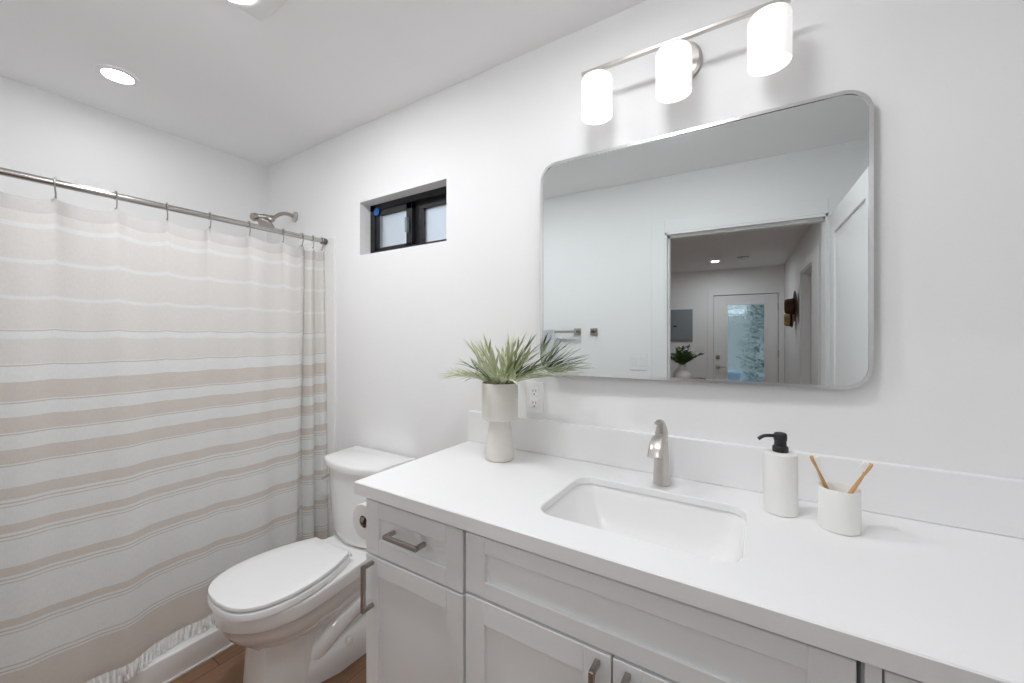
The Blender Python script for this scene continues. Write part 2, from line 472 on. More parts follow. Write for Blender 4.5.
bm = BM(); box(bm, -.365, -.305, YF - .008, YF + .006, .97, 1.03, .004); tube(bm, [(-.335, YF + .005, 1.0), (-.335, YF + .018, 1.0)], .017, 16)
obj('deadbolt', bm, M['nickel_dark'], d3, True)
bm = BM(); box(bm, -.365, -.305, YF - .008, YF + .008, .815, .875, .004)
tube(bm, [(-.335, YF + .008, .845), (-.335, YF + .05, .845), (-.30, YF + .055, .845), (-.215, YF + .055, .845)], .010)
obj('door_handle', bm, M['nickel'], d3, True)
for hz_ in (.3, 1.02, 1.75):
    bm = BM(); tube(bm, [(X1 + .006, YF + .004, hz_), (X1 + .006, YF + .004, hz_ + .1)], .007, 8); obj('hinge', bm, M['nickel_dark'], d3)

# window in its recess
wn = BM(); wy = .066
box(wn, wx0, wx0 + .035, wy, wy + .06, wz0, wz1); box(wn, wx1 - .035, wx1, wy, wy + .06, wz0, wz1)
box(wn, wx0, wx1, wy, wy + .06, wz1 - .03, wz1); box(wn, wx0, wx1, wy, wy + .06, wz0, wz0 + .03)
box(wn, -1.480, -1.418, wy + .032, wy + .06, wz0, wz1)
box(wn, -1.43, wx1 - .02, wy + .030, wy + .06, wz1 - .066, wz1 - .02)
wo = struct(obj('window_1', wn, M['black'], origin=(-1.48, wy, wz0)))
bm = BM()   # sliding sash on the left, in front
a0, a1 = wx0 + .02, -1.475
box(bm, a0, a0 + .05, wy + .006, wy + .03, wz0 + .012, wz1 - .02, .002, 1); box(bm, a1 - .04, a1, wy + .006, wy + .03, wz0 + .012, wz1 - .02, .002, 1)
box(bm, a0, a1, wy + .006, wy + .03, wz1 - .062, wz1 - .02, .002, 1); box(bm, a0, a1, wy + .006, wy + .03, wz0 + .012, wz0 + .045, .002, 1)
sash = obj('window_sash', bm, M['black'], wo)
bm = BM(); box(bm, a0 + .045, a1 - .035, wy + .016, wy + .022, wz0 + .04, wz1 - .055); obj('pane', bm, M['frosted'], wo)
bm = BM(); box(bm, -1.42, wx1 - .03, wy + .044, wy + .050, wz0 + .025, wz1 - .025); obj('pane', bm, M['frosted'], wo)
bm = BM(); box(bm, a0 + .049, a0 + .055, wy + .008, wy + .016, wz0 + .045, wz1 - .062); obj('sash_bead', bm, M['greybox'], wo)
bm = BM(); box(bm, a1 - .032, a1 - .018, wy - .012, wy + .008, 1.86, 1.935, .003); obj('window_latch', bm, M['greybox'], wo)
bm = BM()
lathe(bm, [(.0, 0), (.021, 0), (.021, .002), (.0, .002)], n=24, cap0=False, cap1=False)
bmesh.ops.transform(bm, matrix=Matrix.Translation((wx0 + .052, wy - .0015, wz1 - .040)) @ Matrix.Rotation(PI / 2, 4, 'X'), verts=bm.verts)
tag(obj('sticker', bm, M['blue']), 'round blue sticker on the upper left of the black window frame', 'sticker')

# ------------------------------------------------------------ shower: pan, curb, wall panels
bm = BM()
box(bm, XL + .001, -2.05, YO + .001, -.001, 0, .04, .002, 1)
box(bm, -2.06, -1.947, YO + .001, -.001, 0, .10, .006, 3)
box(bm, -1.950, -1.941, YO + .014, -.014, 0, .006)
tag(obj('shower_pan', bm, M['porcelain'], None, True), 'white low shower base with raised curb under the striped curtain', 'shower base')
for args, lb in (((XL + .011, -1.982, -.010, -.0005, .101, 1.884), 'glossy white shower wall panel on the window wall, at the curtain end'),
                 ((XL + .0005, XL + .010, YO + .011, -.0005, .041, 1.884), 'glossy white long shower wall panel behind the curtain'),
                 ((XL + .011, -1.982, YO + .0005, YO + .010, .101, 1.884), 'glossy white shower wall panel at the end beside the towel bar wall')):
    bm = BM(); box(bm, *args, .002, 2); tag(obj('shower_surround', bm, M['porcelain']), lb, 'wall panel', 'shower wall panels')

# shower rod
RX, RZ = -2.06, 1.868
rod = thing('shower_rod', 'brushed metal rod holding the striped shower curtain', 'curtain rod', (RX, YO / 2, RZ))
bm = BM(); tube(bm, [(RX, YO + .028, RZ), (RX, -.038, RZ)], .0125, 20); obj('pole', bm, M['rod_metal'], rod, True)
for y0, y1 in ((-.042, -.011), (YO + .042, YO + .011)):
    bm = BM(); s = 1 if y1 > y0 else -1
    tube(bm, [(RX, y0, RZ), (RX, y0 + s * .004, RZ), (RX, y1 - s * .004, RZ), (RX, y1, RZ)], [.0145, .0175, .0175, .016], 20)
    obj('end_cap', bm, M['darkgrey'], rod, True)

# ------------------------------------------------------------ shower curtain
hooks_main = [-1.47, -1.32, -1.17, -1.016, -.864, -.712, -.563, -.405, -.247]
hooks_bunch = [-.149, -.088, -.036]
hooks = hooks_main + hooks_bunch
TOPZ = 1.822; BOTZ = .150
bands = [  # (lower edge, upper edge, material index) 0 white 1 tan 2 deeper tan 3 thread 4 header
    (1.770, TOPZ, 4), (1.732, 1.770, 1), (1.715, 1.732, 0), (1.606, 1.715, 1), (1.592, 1.606, 0), (1.480, 1.592, 1), (1.468, 1.480, 0),
    (1.369, 1.468, 1), (1.366, 1.369, 0), (1.362, 1.366, 3), (1.337, 1.362, 0), (1.255, 1.337, 1), (1.251, 1.255, 0), (1.247, 1.251, 3), (1.196, 1.247, 0),
    (1.134, 1.196, 2), (1.130, 1.134, 0), (1.126, 1.130, 3), (1.083, 1.126, 0), (1.034, 1.083, 2), (1.030, 1.034, 0), (1.026, 1.030, 3), (.980, 1.026, 0),
    (.935, .980, 2), (.931, .935, 0), (.927, .931, 3), (.859, .927, 0), (.823, .859, 2), (.814, .823, 0), (.810, .814, 3), (.802, .810, 0), (.799, .802, 3), (.745, .799, 0),
    (.718, .745, 2), (.709, .718, 0), (.705, .709, 3), (.697, .705, 0), (.694, .697, 3), (.610, .694, 0),
    (.583, .610, 2), (.575, .583, 0), (.571, .575, 3), (.563, .571, 0), (.560, .563, 3), (.448, .560, 0),
    (.425, .448, 2), (.417, .425, 0), (.413, .417, 3), (.405, .413, 0), (.402, .405, 3), (.305, .402, 0),
    (.301, .305, 3), (.292, .301, 0), (.288, .292, 3), (.282, .288, 0), (BOTZ, .282, 2)]

def sstep(a, b, x):
    t = max(0, min(1, (x - a) / (b - a))); return t * t * (3 - 2 * t)

def curtain_xyz(s, z):
    """s runs along the cloth: 0..1 main sheet, 1..1.12 fold behind, 1.12..1.6 bunch"""
    h = (TOPZ - z) / (TOPZ - BOTZ)
    ym0, ym1 = -1.585, -.125 - .075 * h ** 1.3
    flare = RX + .004 + .072 * h
    sag = 0.0
    if s <= 1.0:
        y = ym0 + (ym1 - ym0) * s
        amp = .007 + .010 * h
        x = flare + amp * math.sin(y * 13.5 + .6 + .5 * h) + amp * .55 * math.sin(y * 29 + 2.0 - .9 * h) + .004 * math.sin(y * 51 + 1)
        x += .012 * h * math.sin(y * 6.5 + 1.2)
        # pinch pleats at each hook
        top = math.exp(-((TOPZ - z) / .20) ** 2)
        yt = -1.585 + (-.130 + 1.585) * s
        for hk in hooks_main:
            x += -.012 * top * math.exp(-((yt - hk) / .018) ** 2)
        # scalloped sag between hooks
        hs = hooks_main + [-.149]
        for a, b in zip(hs, hs[1:]):
            if a <= yt <= b:
                t = (yt - a) / (b - a)
                sag = .026 * (4 * t * (1 - t)) ** .7 * math.exp(-((TOPZ - z) / .32))
                x += .012 * math.sin(PI * t) * top
        if yt < hs[0]: sag = .01 * math.exp(-((TOPZ - z) / .4))
        # rounded return at the free edge
        e = sstep(.975, 1.0, s); x -= .018 * e * e
    elif s <= 1.12:
        t = (s - 1.0) / .12
        y = ym1 - .035 * math.sin(PI * t) * (.4 + h) + (-.128 - ym1) * t * (1 - .2 * h)
        x = flare - .018 - .05 * t
    else:
        t = (s - 1.12) / .48
        ys = -.128 - .030 * h
        y = ys + (-.012 - ys) * t
        amp = .020 + .008 * h
        x = RX - .012 + .034 * h - amp * math.cos(t * PI * 3.5 + .25 * h) * (1 - .3 * t) - .004 * math.sin(t * 22 + 3 * h)
        sag = .016 * abs(math.sin(PI * t * 2)) * math.exp(-((TOPZ - z) / .2)) + .010 * (1 - t)
    return Vector((x, y, z - sag))

bm = BM(); uvl = bm.loops.layers.uv.new('UVMap')
zs = []
for lo, hi, mi in bands:
    k = max(1, int(round((hi - lo) / .016)))
    for j in range(k): zs.append((hi - (hi - lo) * j / k, hi - (hi - lo) * (j + 1) / k, mi))
NS1, NS2, NS3 = 230, 10, 90
svals = [i / NS1 for i in range(NS1)] + [1 + .12 * i / NS2 for i in range(NS2)] + [1.12 + .48 * i / NS3 for i in range(NS3 + 1)]
rows = [zs[0][0]] + [z[1] for z in zs]
grid = [[bm.verts.new(curtain_xyz(s, z)) for s in svals] for z in rows]
for i, (hi, lo, mi) in enumerate(zs):
    for j in range(len(svals) - 1):
        f = bm.faces.new((grid[i][j], grid[i + 1][j], grid[i + 1][j + 1], grid[i][j + 1])); f.material_index = mi; f.smooth = True
        for lp, (jj, zz) in zip(f.loops, ((j, rows[i]), (j, rows[i + 1]), (j + 1, rows[i + 1]), (j + 1, rows[i]))):
            lp[uvl].uv = (svals[jj] * 1.4, zz)
cur = thing('shower_curtain', 'beige and white striped cloth shower curtain hanging from the metal rod', 'shower curtain', (RX, -.8, BOTZ))
obj('curtain_cloth', bm, [M['c_white'], M['c_tan'], M['c_tan2'], M['c_line'], M['c_head']], cur, True, 0)
# lace ruffle showing below the hem
bm = BM(); NR = 1500; uvl = bm.loops.layers.uv.new('UVMap')
rz = [.175, .160, .150, .141, .132, .123, .114, .104]
gr = []
for i, z in enumerate(rz):
    row = []
    for j in range(NR + 1):
        s = j / NR
        p = curtain_xyz(s, max(z, BOTZ)); k = max(0.0, (i - 1) / (len(rz) - 2)) ** .7
        w1 = math.sin(s * 610 + 2.6 * math.sin(s * 71) + 1.5 * i * math.sin(s * 13)); w2 = math.sin(s * 1130 + 1.9 * i)
        row.append(bm.verts.new((p.x - .006 + k * (.016 + .0065 * w1 + .0035 * w2), p.y + .004 * k * w2, z + (.0025 * w1 * w2 if 0 < i else 0))))
    gr.append(row)
for i in range(len(rz) - 1):
    for j in range(NR):
        bm.faces.new((gr[i][j], gr[i + 1][j], gr[i + 1][j + 1], gr[i][j + 1])).smooth = True
obj('ruffled_trim', bm, M['lace'], cur, True, 0)

def hook_bm():
    bm = BM()
    P = []
    for k in range(13):
        a = PI * 1.25 - PI * 1.5 * k / 12
        P.append((.0165 * math.cos(a), 0, .0165 * math.sin(a) + .001))
    P = P + [(.010, .001, -.024), (.004, .002, -.036), (.001, .002, -.047), (-.005, .002, -.050), (-.008, 0, -.044)]
    tube(bm, spline(P, 3), .0023, 7)
    return bm
hk0 = None
for i, y in enumerate(sorted(hooks, reverse=True)):
    place = ('nearest the shower head wall end' if i == 0 else None)
    if hk0 is None:
        hk0 = obj('curtain_hook', hook_bm(), M['nickel_dark'], None, True, origin=(0, 0, 0)); o = hk0
    else:
        o = hk0.copy(); COL.objects.link(o)
    o.location = (RX, y, RZ)
    o.rotation_euler = (0, 0, random.uniform(-.25, .25))
    words = ['first', 'second', 'third', 'fourth', 'fifth', 'sixth', 'seventh', 'eighth', 'ninth', 'tenth', 'eleventh', 'twelfth']
    tag(o, 'metal curtain hook on the rod, %s from the wall end by the window' % words[i], 'curtain hook', 'curtain hooks on the shower rod')

# shower head
sh = thing('shower_fixture', 'brushed nickel shower head on a curved arm above the curtain rod', 'shower head', (-2.39, 0, 2.06))
bm = BM(); lathe(bm, [(.032, 0), (.031, .006), (.016, .012), (.012, .014)], n=28)
bmesh.ops.transform(bm, matrix=Matrix.Translation((-2.39, -.0, 2.062)) @ Matrix.Rotation(PI / 2, 4, 'X'), verts=bm.verts)
obj('flange', bm, M['nickel'], sh, True)
bm = BM(); tube(bm, spline([(-2.39, -.005, 2.062), (-2.39, -.05, 2.068), (-2.39, -.09, 2.055), (-2.39, -.125, 2.025)], 6), .0105, 14); obj('shower_arm', bm, M['nickel_dark'], sh, True)
bm = BM()
lathe(bm, [(.013, .03), (.018, .02), (.018, .005), (.014, -.005), (.022, -.015), (.045, -.028), (.05, -.036), (.048, -.042), (.0, -.043)], n=28, cap1=False)
bmesh.ops.transform(bm, matrix=Matrix.Translation((-2.39, -.145, 2.005)) @ Matrix.Rotation(math.radians(-35), 4, 'X'), verts=bm.verts)
obj('spray_face', bm, M['nickel_dark'], sh, True)
bm = BM()
tube(bm, [(-2.39, -.135, 2.02), (-2.40, -.17, 2.02), (-2.41, -.20, 2.018)], [.014, .017, .013], 16)
lathe(bm, [(.010, .02), (.016, .018), (.022, .006), (.022, -.012), (.016, -.018)], n=20)
for v in bm.verts[-100:]: v.co = Matrix.Translation((-2.415, -.215, 2.012)) @ (Matrix.Rotation(math.radians(-65), 4, 'X') @ v.co)
obj('hand_spray', bm, M['nickel_dark'], sh, True)

# ------------------------------------------------------------ ceiling fixtures
def can(x, y, label, z=CE, r=.067, m='can_light'):
    t = thing('recessed_light', label, 'ceiling light', (x, y, z), 'round recessed ceiling lights')
    bm = BM(); lathe(bm, [(r * .72, -.002), (r * .76, -.006), (r, -.005), (r * 1.02, -.0005)], x, y, 40, cap0=False, cap1=False)
    for v in bm.verts: v.co.z += z
    obj('trim_ring', bm, M['trim'], t, True)
    bm = BM(); lathe(bm, [(.0005, -.0035), (r * .73, -.0035)], x, y, 40, cap1=False)
    for v in bm.verts: v.co.z += z
    obj('lens', bm, M[m], t)
can(-2.298, -.803, 'round recessed light glowing in the ceiling above the shower')
can(-.34, -5.25, 'small round ceiling light seen in the mirror, in the hall by the glazed door', m='hall_light')
can(-.34, -2.75, 'added unseen fill light in the hall ceiling nearest the bathroom door', m='hall_light')  # extra hall light, added out of view for more brightness
fd = thing('added_fill_light', 'added round flush fill light on the bathroom ceiling, out of view in front of the vanity', 'ceiling light', (-.30, -.72, CE))  # unseen ceiling light, added to brighten the bathroom
bm = BM(); lathe(bm, [(.165, CE - .0005), (.165, CE - .018), (.155, CE - .020)], -.30, -.72, 48, cap0=False); obj('base', bm, M['trim'], fd, True)
bm = BM(); lathe(bm, [(.152, CE - .0205), (.152, CE - .036), (.146, CE - .044), (.002, CE - .046)], -.30, -.72, 48, cap0=False); obj('diffuser', bm, M['fill'], fd, True)
fan = thing('exhaust_fan', 'square white ceiling fan grille with a small light at the top edge of the photo', 'exhaust fan', (-1.32, -.78, CE))
bm = BM(); box(bm, -1.47, -1.17, -.932, -.632, CE - .012, CE - .0005, .004)
obj('grille', bm, M['vent'], fan, True)
bm = BM(); lathe(bm, [(.0005, CE - .0150), (.047, CE - .0145), (.051, CE - .0115)], -1.408, -.747, 28, cap1=False); obj('lens', bm, M['can_small'], fan)
sm = thing('smoke_detector', 'round white smoke detector on the hall ceiling seen in the mirror', 'smoke detector', (.012, -5.1, CE))
bm = BM(); lathe(bm, [(.07, CE - .001), (.07, CE - .012), (.062, CE - .032), (.03, CE - .038)], .012, -5.1, 32, cap0=False); obj('housing', bm, M['trim'], sm, True)
bm = BM(); lathe(bm, [(.072, CE - .0005), (.072, CE - .010)], .012, -5.1, 32); obj('base_ring', bm, M['greybox'], sm, True)

# ------------------------------------------------------------ vanity light
SY = -.10; SX = [-.452, -.218, .017]
vl = thing('vanity_light', 'three shade brushed nickel bar light above the mirror', 'wall light', (-.218, 0, 2.194))
bm = BM(); lathe(bm, [(.066, .0), (.066, .012), (.058, .020), (.0, .024)], n=40, cap1=False)
bmesh.ops.transform(bm, matrix=Matrix.Translation((-.218, -.0005, 2.190)) @ Matrix.Rotation(PI / 2, 4, 'X'), verts=bm.verts)
tube(bm, [(-.218, -.02, 2.205), (-.218, SY, 2.205)], .009, 14)
obj('back_plate', bm, M['nickel'], vl, True)
bm = BM(); box(bm, -.503, .064, SY - .007, SY + .007, 2.197, 2.210, .002); obj('bar', bm, M['nickel'], vl)
for x in SX:
    bm = BM(); lathe(bm, [(.018, 2.197), (.020, 2.190), (.020, 2.182), (.030, 2.178)], x, SY, 24); obj('socket', bm, M['nickel'], vl, True)
    bm = BM(); lathe(bm, [(.020, 2.178), (.040, 2.178), (.047, 2.174), (.050, 2.166), (.0495, 2.053), (.048, 2.050), (.0465, 2.053), (.047, 2.164), (.040, 2.172), (.020, 2.174)], x, SY, 48, cap0=False, cap1=False)
    shd = obj('lamp_shade', bm, M['opal'], vl, True)
    bm = BM(); lathe(bm, [(.012, 2.165), (.013, 2.15), (.022, 2.125), (.026, 2.105), (.022, 2.085), (.010, 2.076), (.001, 2.074)], x, SY, 24); obj('bulb', bm, M['bulb'], shd, True)

# ------------------------------------------------------------ mirror
mx0, mx1, mz0, mz1, mr = -.688, .236, 1.203, 1.968, .062
AL = math.radians(1.3)
def my(x, d=0.0): return -.035 + math.tan(AL) * (x + .23) + d
out = rrect(mx0, mx1, mz0, mz1, mr, 10); inn = rrect(mx0 + .009, mx1 - .009, mz0 + .009, mz1 - .009, mr - .009, 10)
mir = thing('wall_mirror', 'large rounded rectangle wall mirror with thin silver frame above the sink', 'mirror', (-.23, 0, mz0))
bm = BM()
L = [[(x, -.0015, z) for x, z in out], [(x, my(x), z) for x, z in out], [(x, my(x), z) for x, z in inn], [(x, my(x, .006), z) for x, z in inn], [(x, -.0015, z) for x, z in inn]]
rg = loft(bm, L, cap=False)
for k in range(len(out)): bm.faces.new((rg[4][k], rg[4][(k + 1) % len(out)], rg[0][(k + 1) % len(out)], rg[0][k]))
obj('frame', bm, M['frame_metal'], mir, True, 35)
bm = BM(); inn2 = rrect(mx0 + .008, mx1 - .008, mz0 + .008, mz1 - .008, mr - .008, 10)
loft(bm, [[(x, my(x, .003), z) for x, z in inn2], [(x, my(x, .006), z) for x, z in inn2]])
obj('mirror_glass', bm, M['mirror'], mir)

# ------------------------------------------------------------ outlet and switch plates
def plate(name, x0, x1, z0, z1, y, s, label, kind):
    """s=-1: faces -y (on back wall); s=+1: faces +y"""
    t = thing(name, label, 'electrical plate', ((x0 + x1) / 2, y, z0))
    def B(a0, a1, b0, b1, d0, d1, bev=0.0):
        bm = BM(); ya, yb = sorted((y + s * d0, y + s * d1)); box(bm, a0, a1, ya, yb, b0, b1, bev, 2); return bm
    obj('cover_plate', B(x0, x1, z0, z1, .0003, .006, .002), M['trim'], t)
    return t, B
t, B = plate('wall_outlet', -.771, -.697, 1.046, 1.166, 0, -1, 'white double power outlet beside the plant, below the mirror', 'o')
for zc in (1.083, 1.129):
    rec = obj('receptacle', B(-.751, -.717, zc - .017, zc + .017, .005, .0085, .003), M['seat'], t)
    for xx in (-.741, -.7285): obj('slot', B(xx, xx + .0025, zc - .002, zc + .009, .0084, .0088), M['darkgrey'], rec)
    obj('slot', B(-.7365, -.7315, zc - .012, zc - .007, .0084, .0088), M['darkgrey'], rec)
t, B = plate('switch_plate', -.728, -.610, 1.100, 1.222, YO, 1, 'white double switch plate on the wall reflected in the mirror, left of the doorway', 's')
for xc in (-.698, -.641):
    obj('rocker', B(xc - .017, xc + .017, 1.127, 1.195, .005, .009, .002), M['seat'], t)
t, B = plate('switch_plate', -.70, -.53, 1.085, 1.2, YF, 1, 'white switch plate on the far hall wall seen in the mirror beside the glazed door', 's')
for xc in (-.66, -.615, -.57): obj('rocker', B(xc - .015, xc + .015, 1.11, 1.175, .005, .009, .002), M['seat'], t)

# electrical panel, far wall
ep = thing('electrical_panel', 'grey metal breaker panel on the far hall wall seen in the mirror', 'electrical panel', (-.9, YF, 1.25))
bm = BM(); box(bm, -1.085, -.715, YF + .0005, YF + .014, 1.25, 1.80, .003); obj('housing', bm, M['greybox'], ep)
bm = BM(); box(bm, -1.06, -.74, YF + .013, YF + .020, 1.28, 1.77, .003); dd = obj('door', bm, M['greybox'], ep)
bm = BM(); box(bm, -1.02, -.965, YF + .019, YF + .028, 1.50, 1.525, .002); obj('latch', bm, M['blackmatte'], dd)

# towel bar, towel, robe hook on the front wall (seen in the mirror)
tb = thing('towel_bar', 'square brushed nickel towel bar seen at the left of the mirror', 'towel bar', (-1.42, YO, 1.37))
def sq_post(name, x, z, parent):
    bm = BM(); box(bm, x - .026, x + .026, YO + .0005, YO + .010, z - .026, z + .026, .002); box(bm, x - .011, x + .011, YO + .008, YO + .06, z - .011, z + .011, .001)
    return obj(name, bm, M['nickel_dark'], parent)
sq_post('post', -1.125, 1.375, tb); sq_post('post', -1.72, 1.375, tb)
bm = BM(); box(bm, -1.73, -1.115, YO + .050, YO + .064, 1.366, 1.384, .001); obj('bar', bm, M['nickel_dark'], tb)
rh = thing('robe_hook', 'square brushed nickel robe hook in the mirror, right of the towel bar', 'hook', (-.995, YO, 1.35))
bm = BM(); box(bm, -1.021, -.969, YO + .0005, YO + .010, 1.349, 1.401, .002); obj('plate', bm, M['nickel_dark'], rh)
bm = BM(); box(bm, -1.005, -.985, YO + .009, YO + .045, 1.366, 1.384, .001); box(bm, -1.005, -.985, YO + .038, YO + .045, 1.366, 1.40, .001); obj('peg', bm, M['nickel_dark'], rh)
bm = BM()
prof = [(YO + .046, .86), (YO + .044, 1.0), (YO + .045, 1.2), (YO + .046, 1.375), (YO + .050, 1.389), (YO + .057, 1.392), (YO + .066, 1.388), (YO + .069, 1.375), (YO + .071, 1.2), (YO + .072, 1.0), (YO + .071, .80)]
loops = []
N = 24
for k in range(N + 1):
    x = -1.64 + .35 * k / N; loops.append([(x, y + .002 * math.sin(k * .9) * (1 if z < 1.3 else 0), z) for y, z in prof])
rr = [[bm.verts.new(p) for p in Lp] for Lp in loops]
for a, b in zip(rr, rr[1:]):
    for k in range(len(prof) - 1): bm.faces.new((a[k], a[k + 1], b[k + 1], b[k]))
bmesh.ops.solidify(bm, geom=bm.faces[:], thickness=.002)
tag(obj('towel', bm, M['towel'], None, True), 'white bath towel folded over the towel bar seen in the mirror', 'towel')

# ------------------------------------------------------------ vanity cabinets
YC = -.555; CT = .863; TK = .10
CX = [(-1.012, -.636), (-.632, .124), (.130, .535)]
def cab_handle(name, x0, z0, x1, z1, parent):
    bm = BM(); r = .0055; yb = YC - .034
    if abs(x1 - x0) > abs(z1 - z0):
        box(bm, x0, x1, yb - r, yb + r, z0 - r, z0 + r, .001, 1)
        for x in (x0 + r, x1 - r): box(bm, x - r, x + r, yb, YC + .0005, z0 - r, z0 + r, .001, 1)
    else:
        box(bm, x0 - r, x0 + r, yb - r, yb + r, z0, z1, .001, 1)
        for z in (z0 + r, z1 - r): box(bm, x0 - r, x0 + r, yb, YC + .0005, z - r, z + r, .001, 1)
    return obj(name, bm, M['nickel_dark'], parent)
def carcass(x0, x1, t, open_top=False):
    bm = BM()
    y1 = -.003; yb = YC + .020
    box(bm, x0, x0 + .016, yb, y1, 0, CT - .001); box(bm, x1 - .016, x1, yb, y1, 0, CT - .001)
    box(bm, x0 + .016, x1 - .016, y1 - .012, y1, TK, CT - .001); box(bm, x0 + .016, x1 - .016, yb + .02, y1 - .012, TK, TK + .016)
    box(bm, x0 + .016, x1 - .016, yb + .07, yb + .085, 0, TK)
    # face frame rails
    box(bm, x0 + .016, x1 - .016, yb, yb + .018, .835, CT - .001); box(bm, x0 + .016, x1 - .016, yb, yb + .018, .672, .705); box(bm, x0 + .016, x1 - .016, yb, yb + .018, TK, TK + .03)
    return obj('body', bm, M['cabinet'], t)
def front(name, x0, x1, z0, z1, t, st, rail=None):
    bm = BM(); shaker_panel(bm, x0, x1, z0, z1, YC, .019, st, .009, rail); return obj(name, bm, M['cabinet'], t)
c1 = thing('vanity_cabinet', 'white shaker cabinet with one drawer over one door, beside the toilet', 'cabinet', (-.826, YC, 0), 'white vanity cabinets')
carcass(*CX[0], c1)
d = front('drawer', CX[0][0], -.638, .691, .850, c1, .056, .047); cab_handle('handle', -.892, .781, -.763, .781, d)
d = front('door', CX[0][0], -.638, TK + .012, .685, c1, .054); cab_handle('handle', -.981, .535, -.981, .672, d)
c2 = thing('vanity_cabinet', 'wide white shaker cabinet with two doors under the sink', 'cabinet', (-.255, YC, 0), 'white vanity cabinets')
carcass(*CX[1], c2)
front('false_drawer_front', -.629, .121, .702, .850, c2, .060, .040)
d = front('door', -.629, -.2565, TK + .012, .695, c2, .058); cab_handle('handle', -.284, .545, -.284, .680, d)
d = front('door', -.2525, .121, TK + .012, .695, c2, .058); cab_handle('handle', -.222, .545, -.222, .680, d)
c3 = thing('vanity_cabinet', 'white shaker cabinet at the right end of the vanity, partly out of the photo', 'cabinet', (.33, YC, 0), 'white vanity cabinets')
carcass(*CX[2], c3)
bm = BM(); box(bm, .131, .150, YC + .003, YC + .0195, 0, CT - .001); obj('filler_strip', bm, M['cabinet'], c3)
d = front('drawer', .153, .532, .691, .850, c3, .045); cab_handle('handle', .28, .781, .41, .781, d)
d = front('door', .153, .532, TK + .012, .685, c3, .050); cab_handle('handle', .19, .535, .19, .672, d)

# worktop with rounded sink cutout
bx0, bx1, by0, by1 = -1.047, .578, -.571, -.001
sx0, sx1, sy0, sy1, sr = -.484, -.031, -.460, -.154, .05
inner = rrect(sx0, sx1, sy0, sy1, sr, 8)
bm = BM()
def ray_to_rect(p):
    cx, cy = (sx0 + sx1) / 2, (sy0 + sy1) / 2
    dx, dy = p[0] - cx, p[1] - cy; t = 1e9
    if dx > 0: t = min(t, (bx1 - cx) / dx)
    if dx < 0: t = min(t, (bx0 - cx) / dx)
    if dy > 0: t = min(t, (by1 - cy) / dy)
    if dy < 0: t = min(t, (by0 - cy) / dy)
    return (cx + dx * t, cy + dy * t)
ZT, ZB, ZS = .900, .863, .881
rings = []
n = len(inner)
def ins(p, d):
    return (min(max(p[0], bx0 + d), bx1 - d), min(max(p[1], by0 + d), by1 - d))
outer = [ray_to_rect(p) for p in inner]
# snap the nearest samples to the slab corners so the outline stays square
for c in ((bx0, by0), (bx1, by0), (bx0, by1), (bx1, by1)):
    k = min(range(n), key=lambda i: (outer[i][0] - c[0]) ** 2 + (outer[i][1] - c[1]) ** 2)
    outer[k] = c
eb = .0025
L = [[(x, y, ZS) for x, y in inner], [(x, y, ZT - .002) for x, y in inner],
     [(x + (.002 if x > -.25 else -.002), y + (.002 if y > -.3 else -.002), ZT) for x, y in inner],
     [(*ins(p, eb), ZT) for p in outer], [(*p, ZT - eb) for p in outer], [(*p, ZB) for p in outer], [(*ins(p, .022), ZB) for p in outer], [(*ins(p, .022), ZS) for p in outer]]
rg = loft(bm, L, cap=False)
for k in range(n): bm.faces.new((rg[7][k], rg[7][(k + 1) % n], rg[0][(k + 1) % n], rg[0][k]))
tag(obj('countertop', bm, M['counter']), 'long white stone worktop across the vanity cabinets', 'countertop')
bm = BM(); box(bm, bx0, bx1, -.021, -.001, ZT + .0003, 1.0265, .003)
tag(obj('backsplash', bm, M['counter']), 'low white stone strip standing along the wall behind the worktop', 'backsplash')

# undermount sink
sk = thing('sink', 'white rectangular undermount sink basin set in the worktop', 'sink', (-.2535, -.306, .70))
def rr3(d, z, r=None): return [(x, y, z) for x, y in rrect(sx0 - .006 + d, sx1 + .006 - d, sy0 - .006 + d * .8, sy1 + .006 - d * .8, max(.02, (r or sr) + .004), 8)]
bm = BM()
prof = [(-.022, ZS - .0005), (0, ZS - .0005), (.003, ZS - .004), (.010, .85), (.022, .80), (.040, .765), (.065, .742), (.095, .732), (.13, .728)]
tp = [rr3(d, z, sr + min(d * .3, .02)) for d, z in prof]
bt = [rr3(d - .010, z - .010, sr + min(d * .3, .02)) for d, z in reversed(prof[1:])] 
loops = tp
r1 = loft(bm, tp, cap=False); bm.faces.new(r1[-1])
r2 = loft(bm, [rr3(-.022, ZS - .012)] + [rr3(d - .012, z - .012, sr + min(d * .3, .02)) for d, z in prof[2:]], cap=False); bm.faces.new(r2[-1])
nn = len(r1[0])
for k in range(nn): bm.faces.new((r1[0][k], r2[0][k], r2[0][(k + 1) % nn], r1[0][(k + 1) % nn]))
obj('basin', bm, M['porcelain'], sk, True, 60)
bm = BM(); lathe(bm, [(.0, .7295), (.016, .7295), (.020, .731), (.024, .7305), (.024, .7285)], -.2535, -.306, 28, cap0=False); obj('drain', bm, M['chrome'], sk, True)

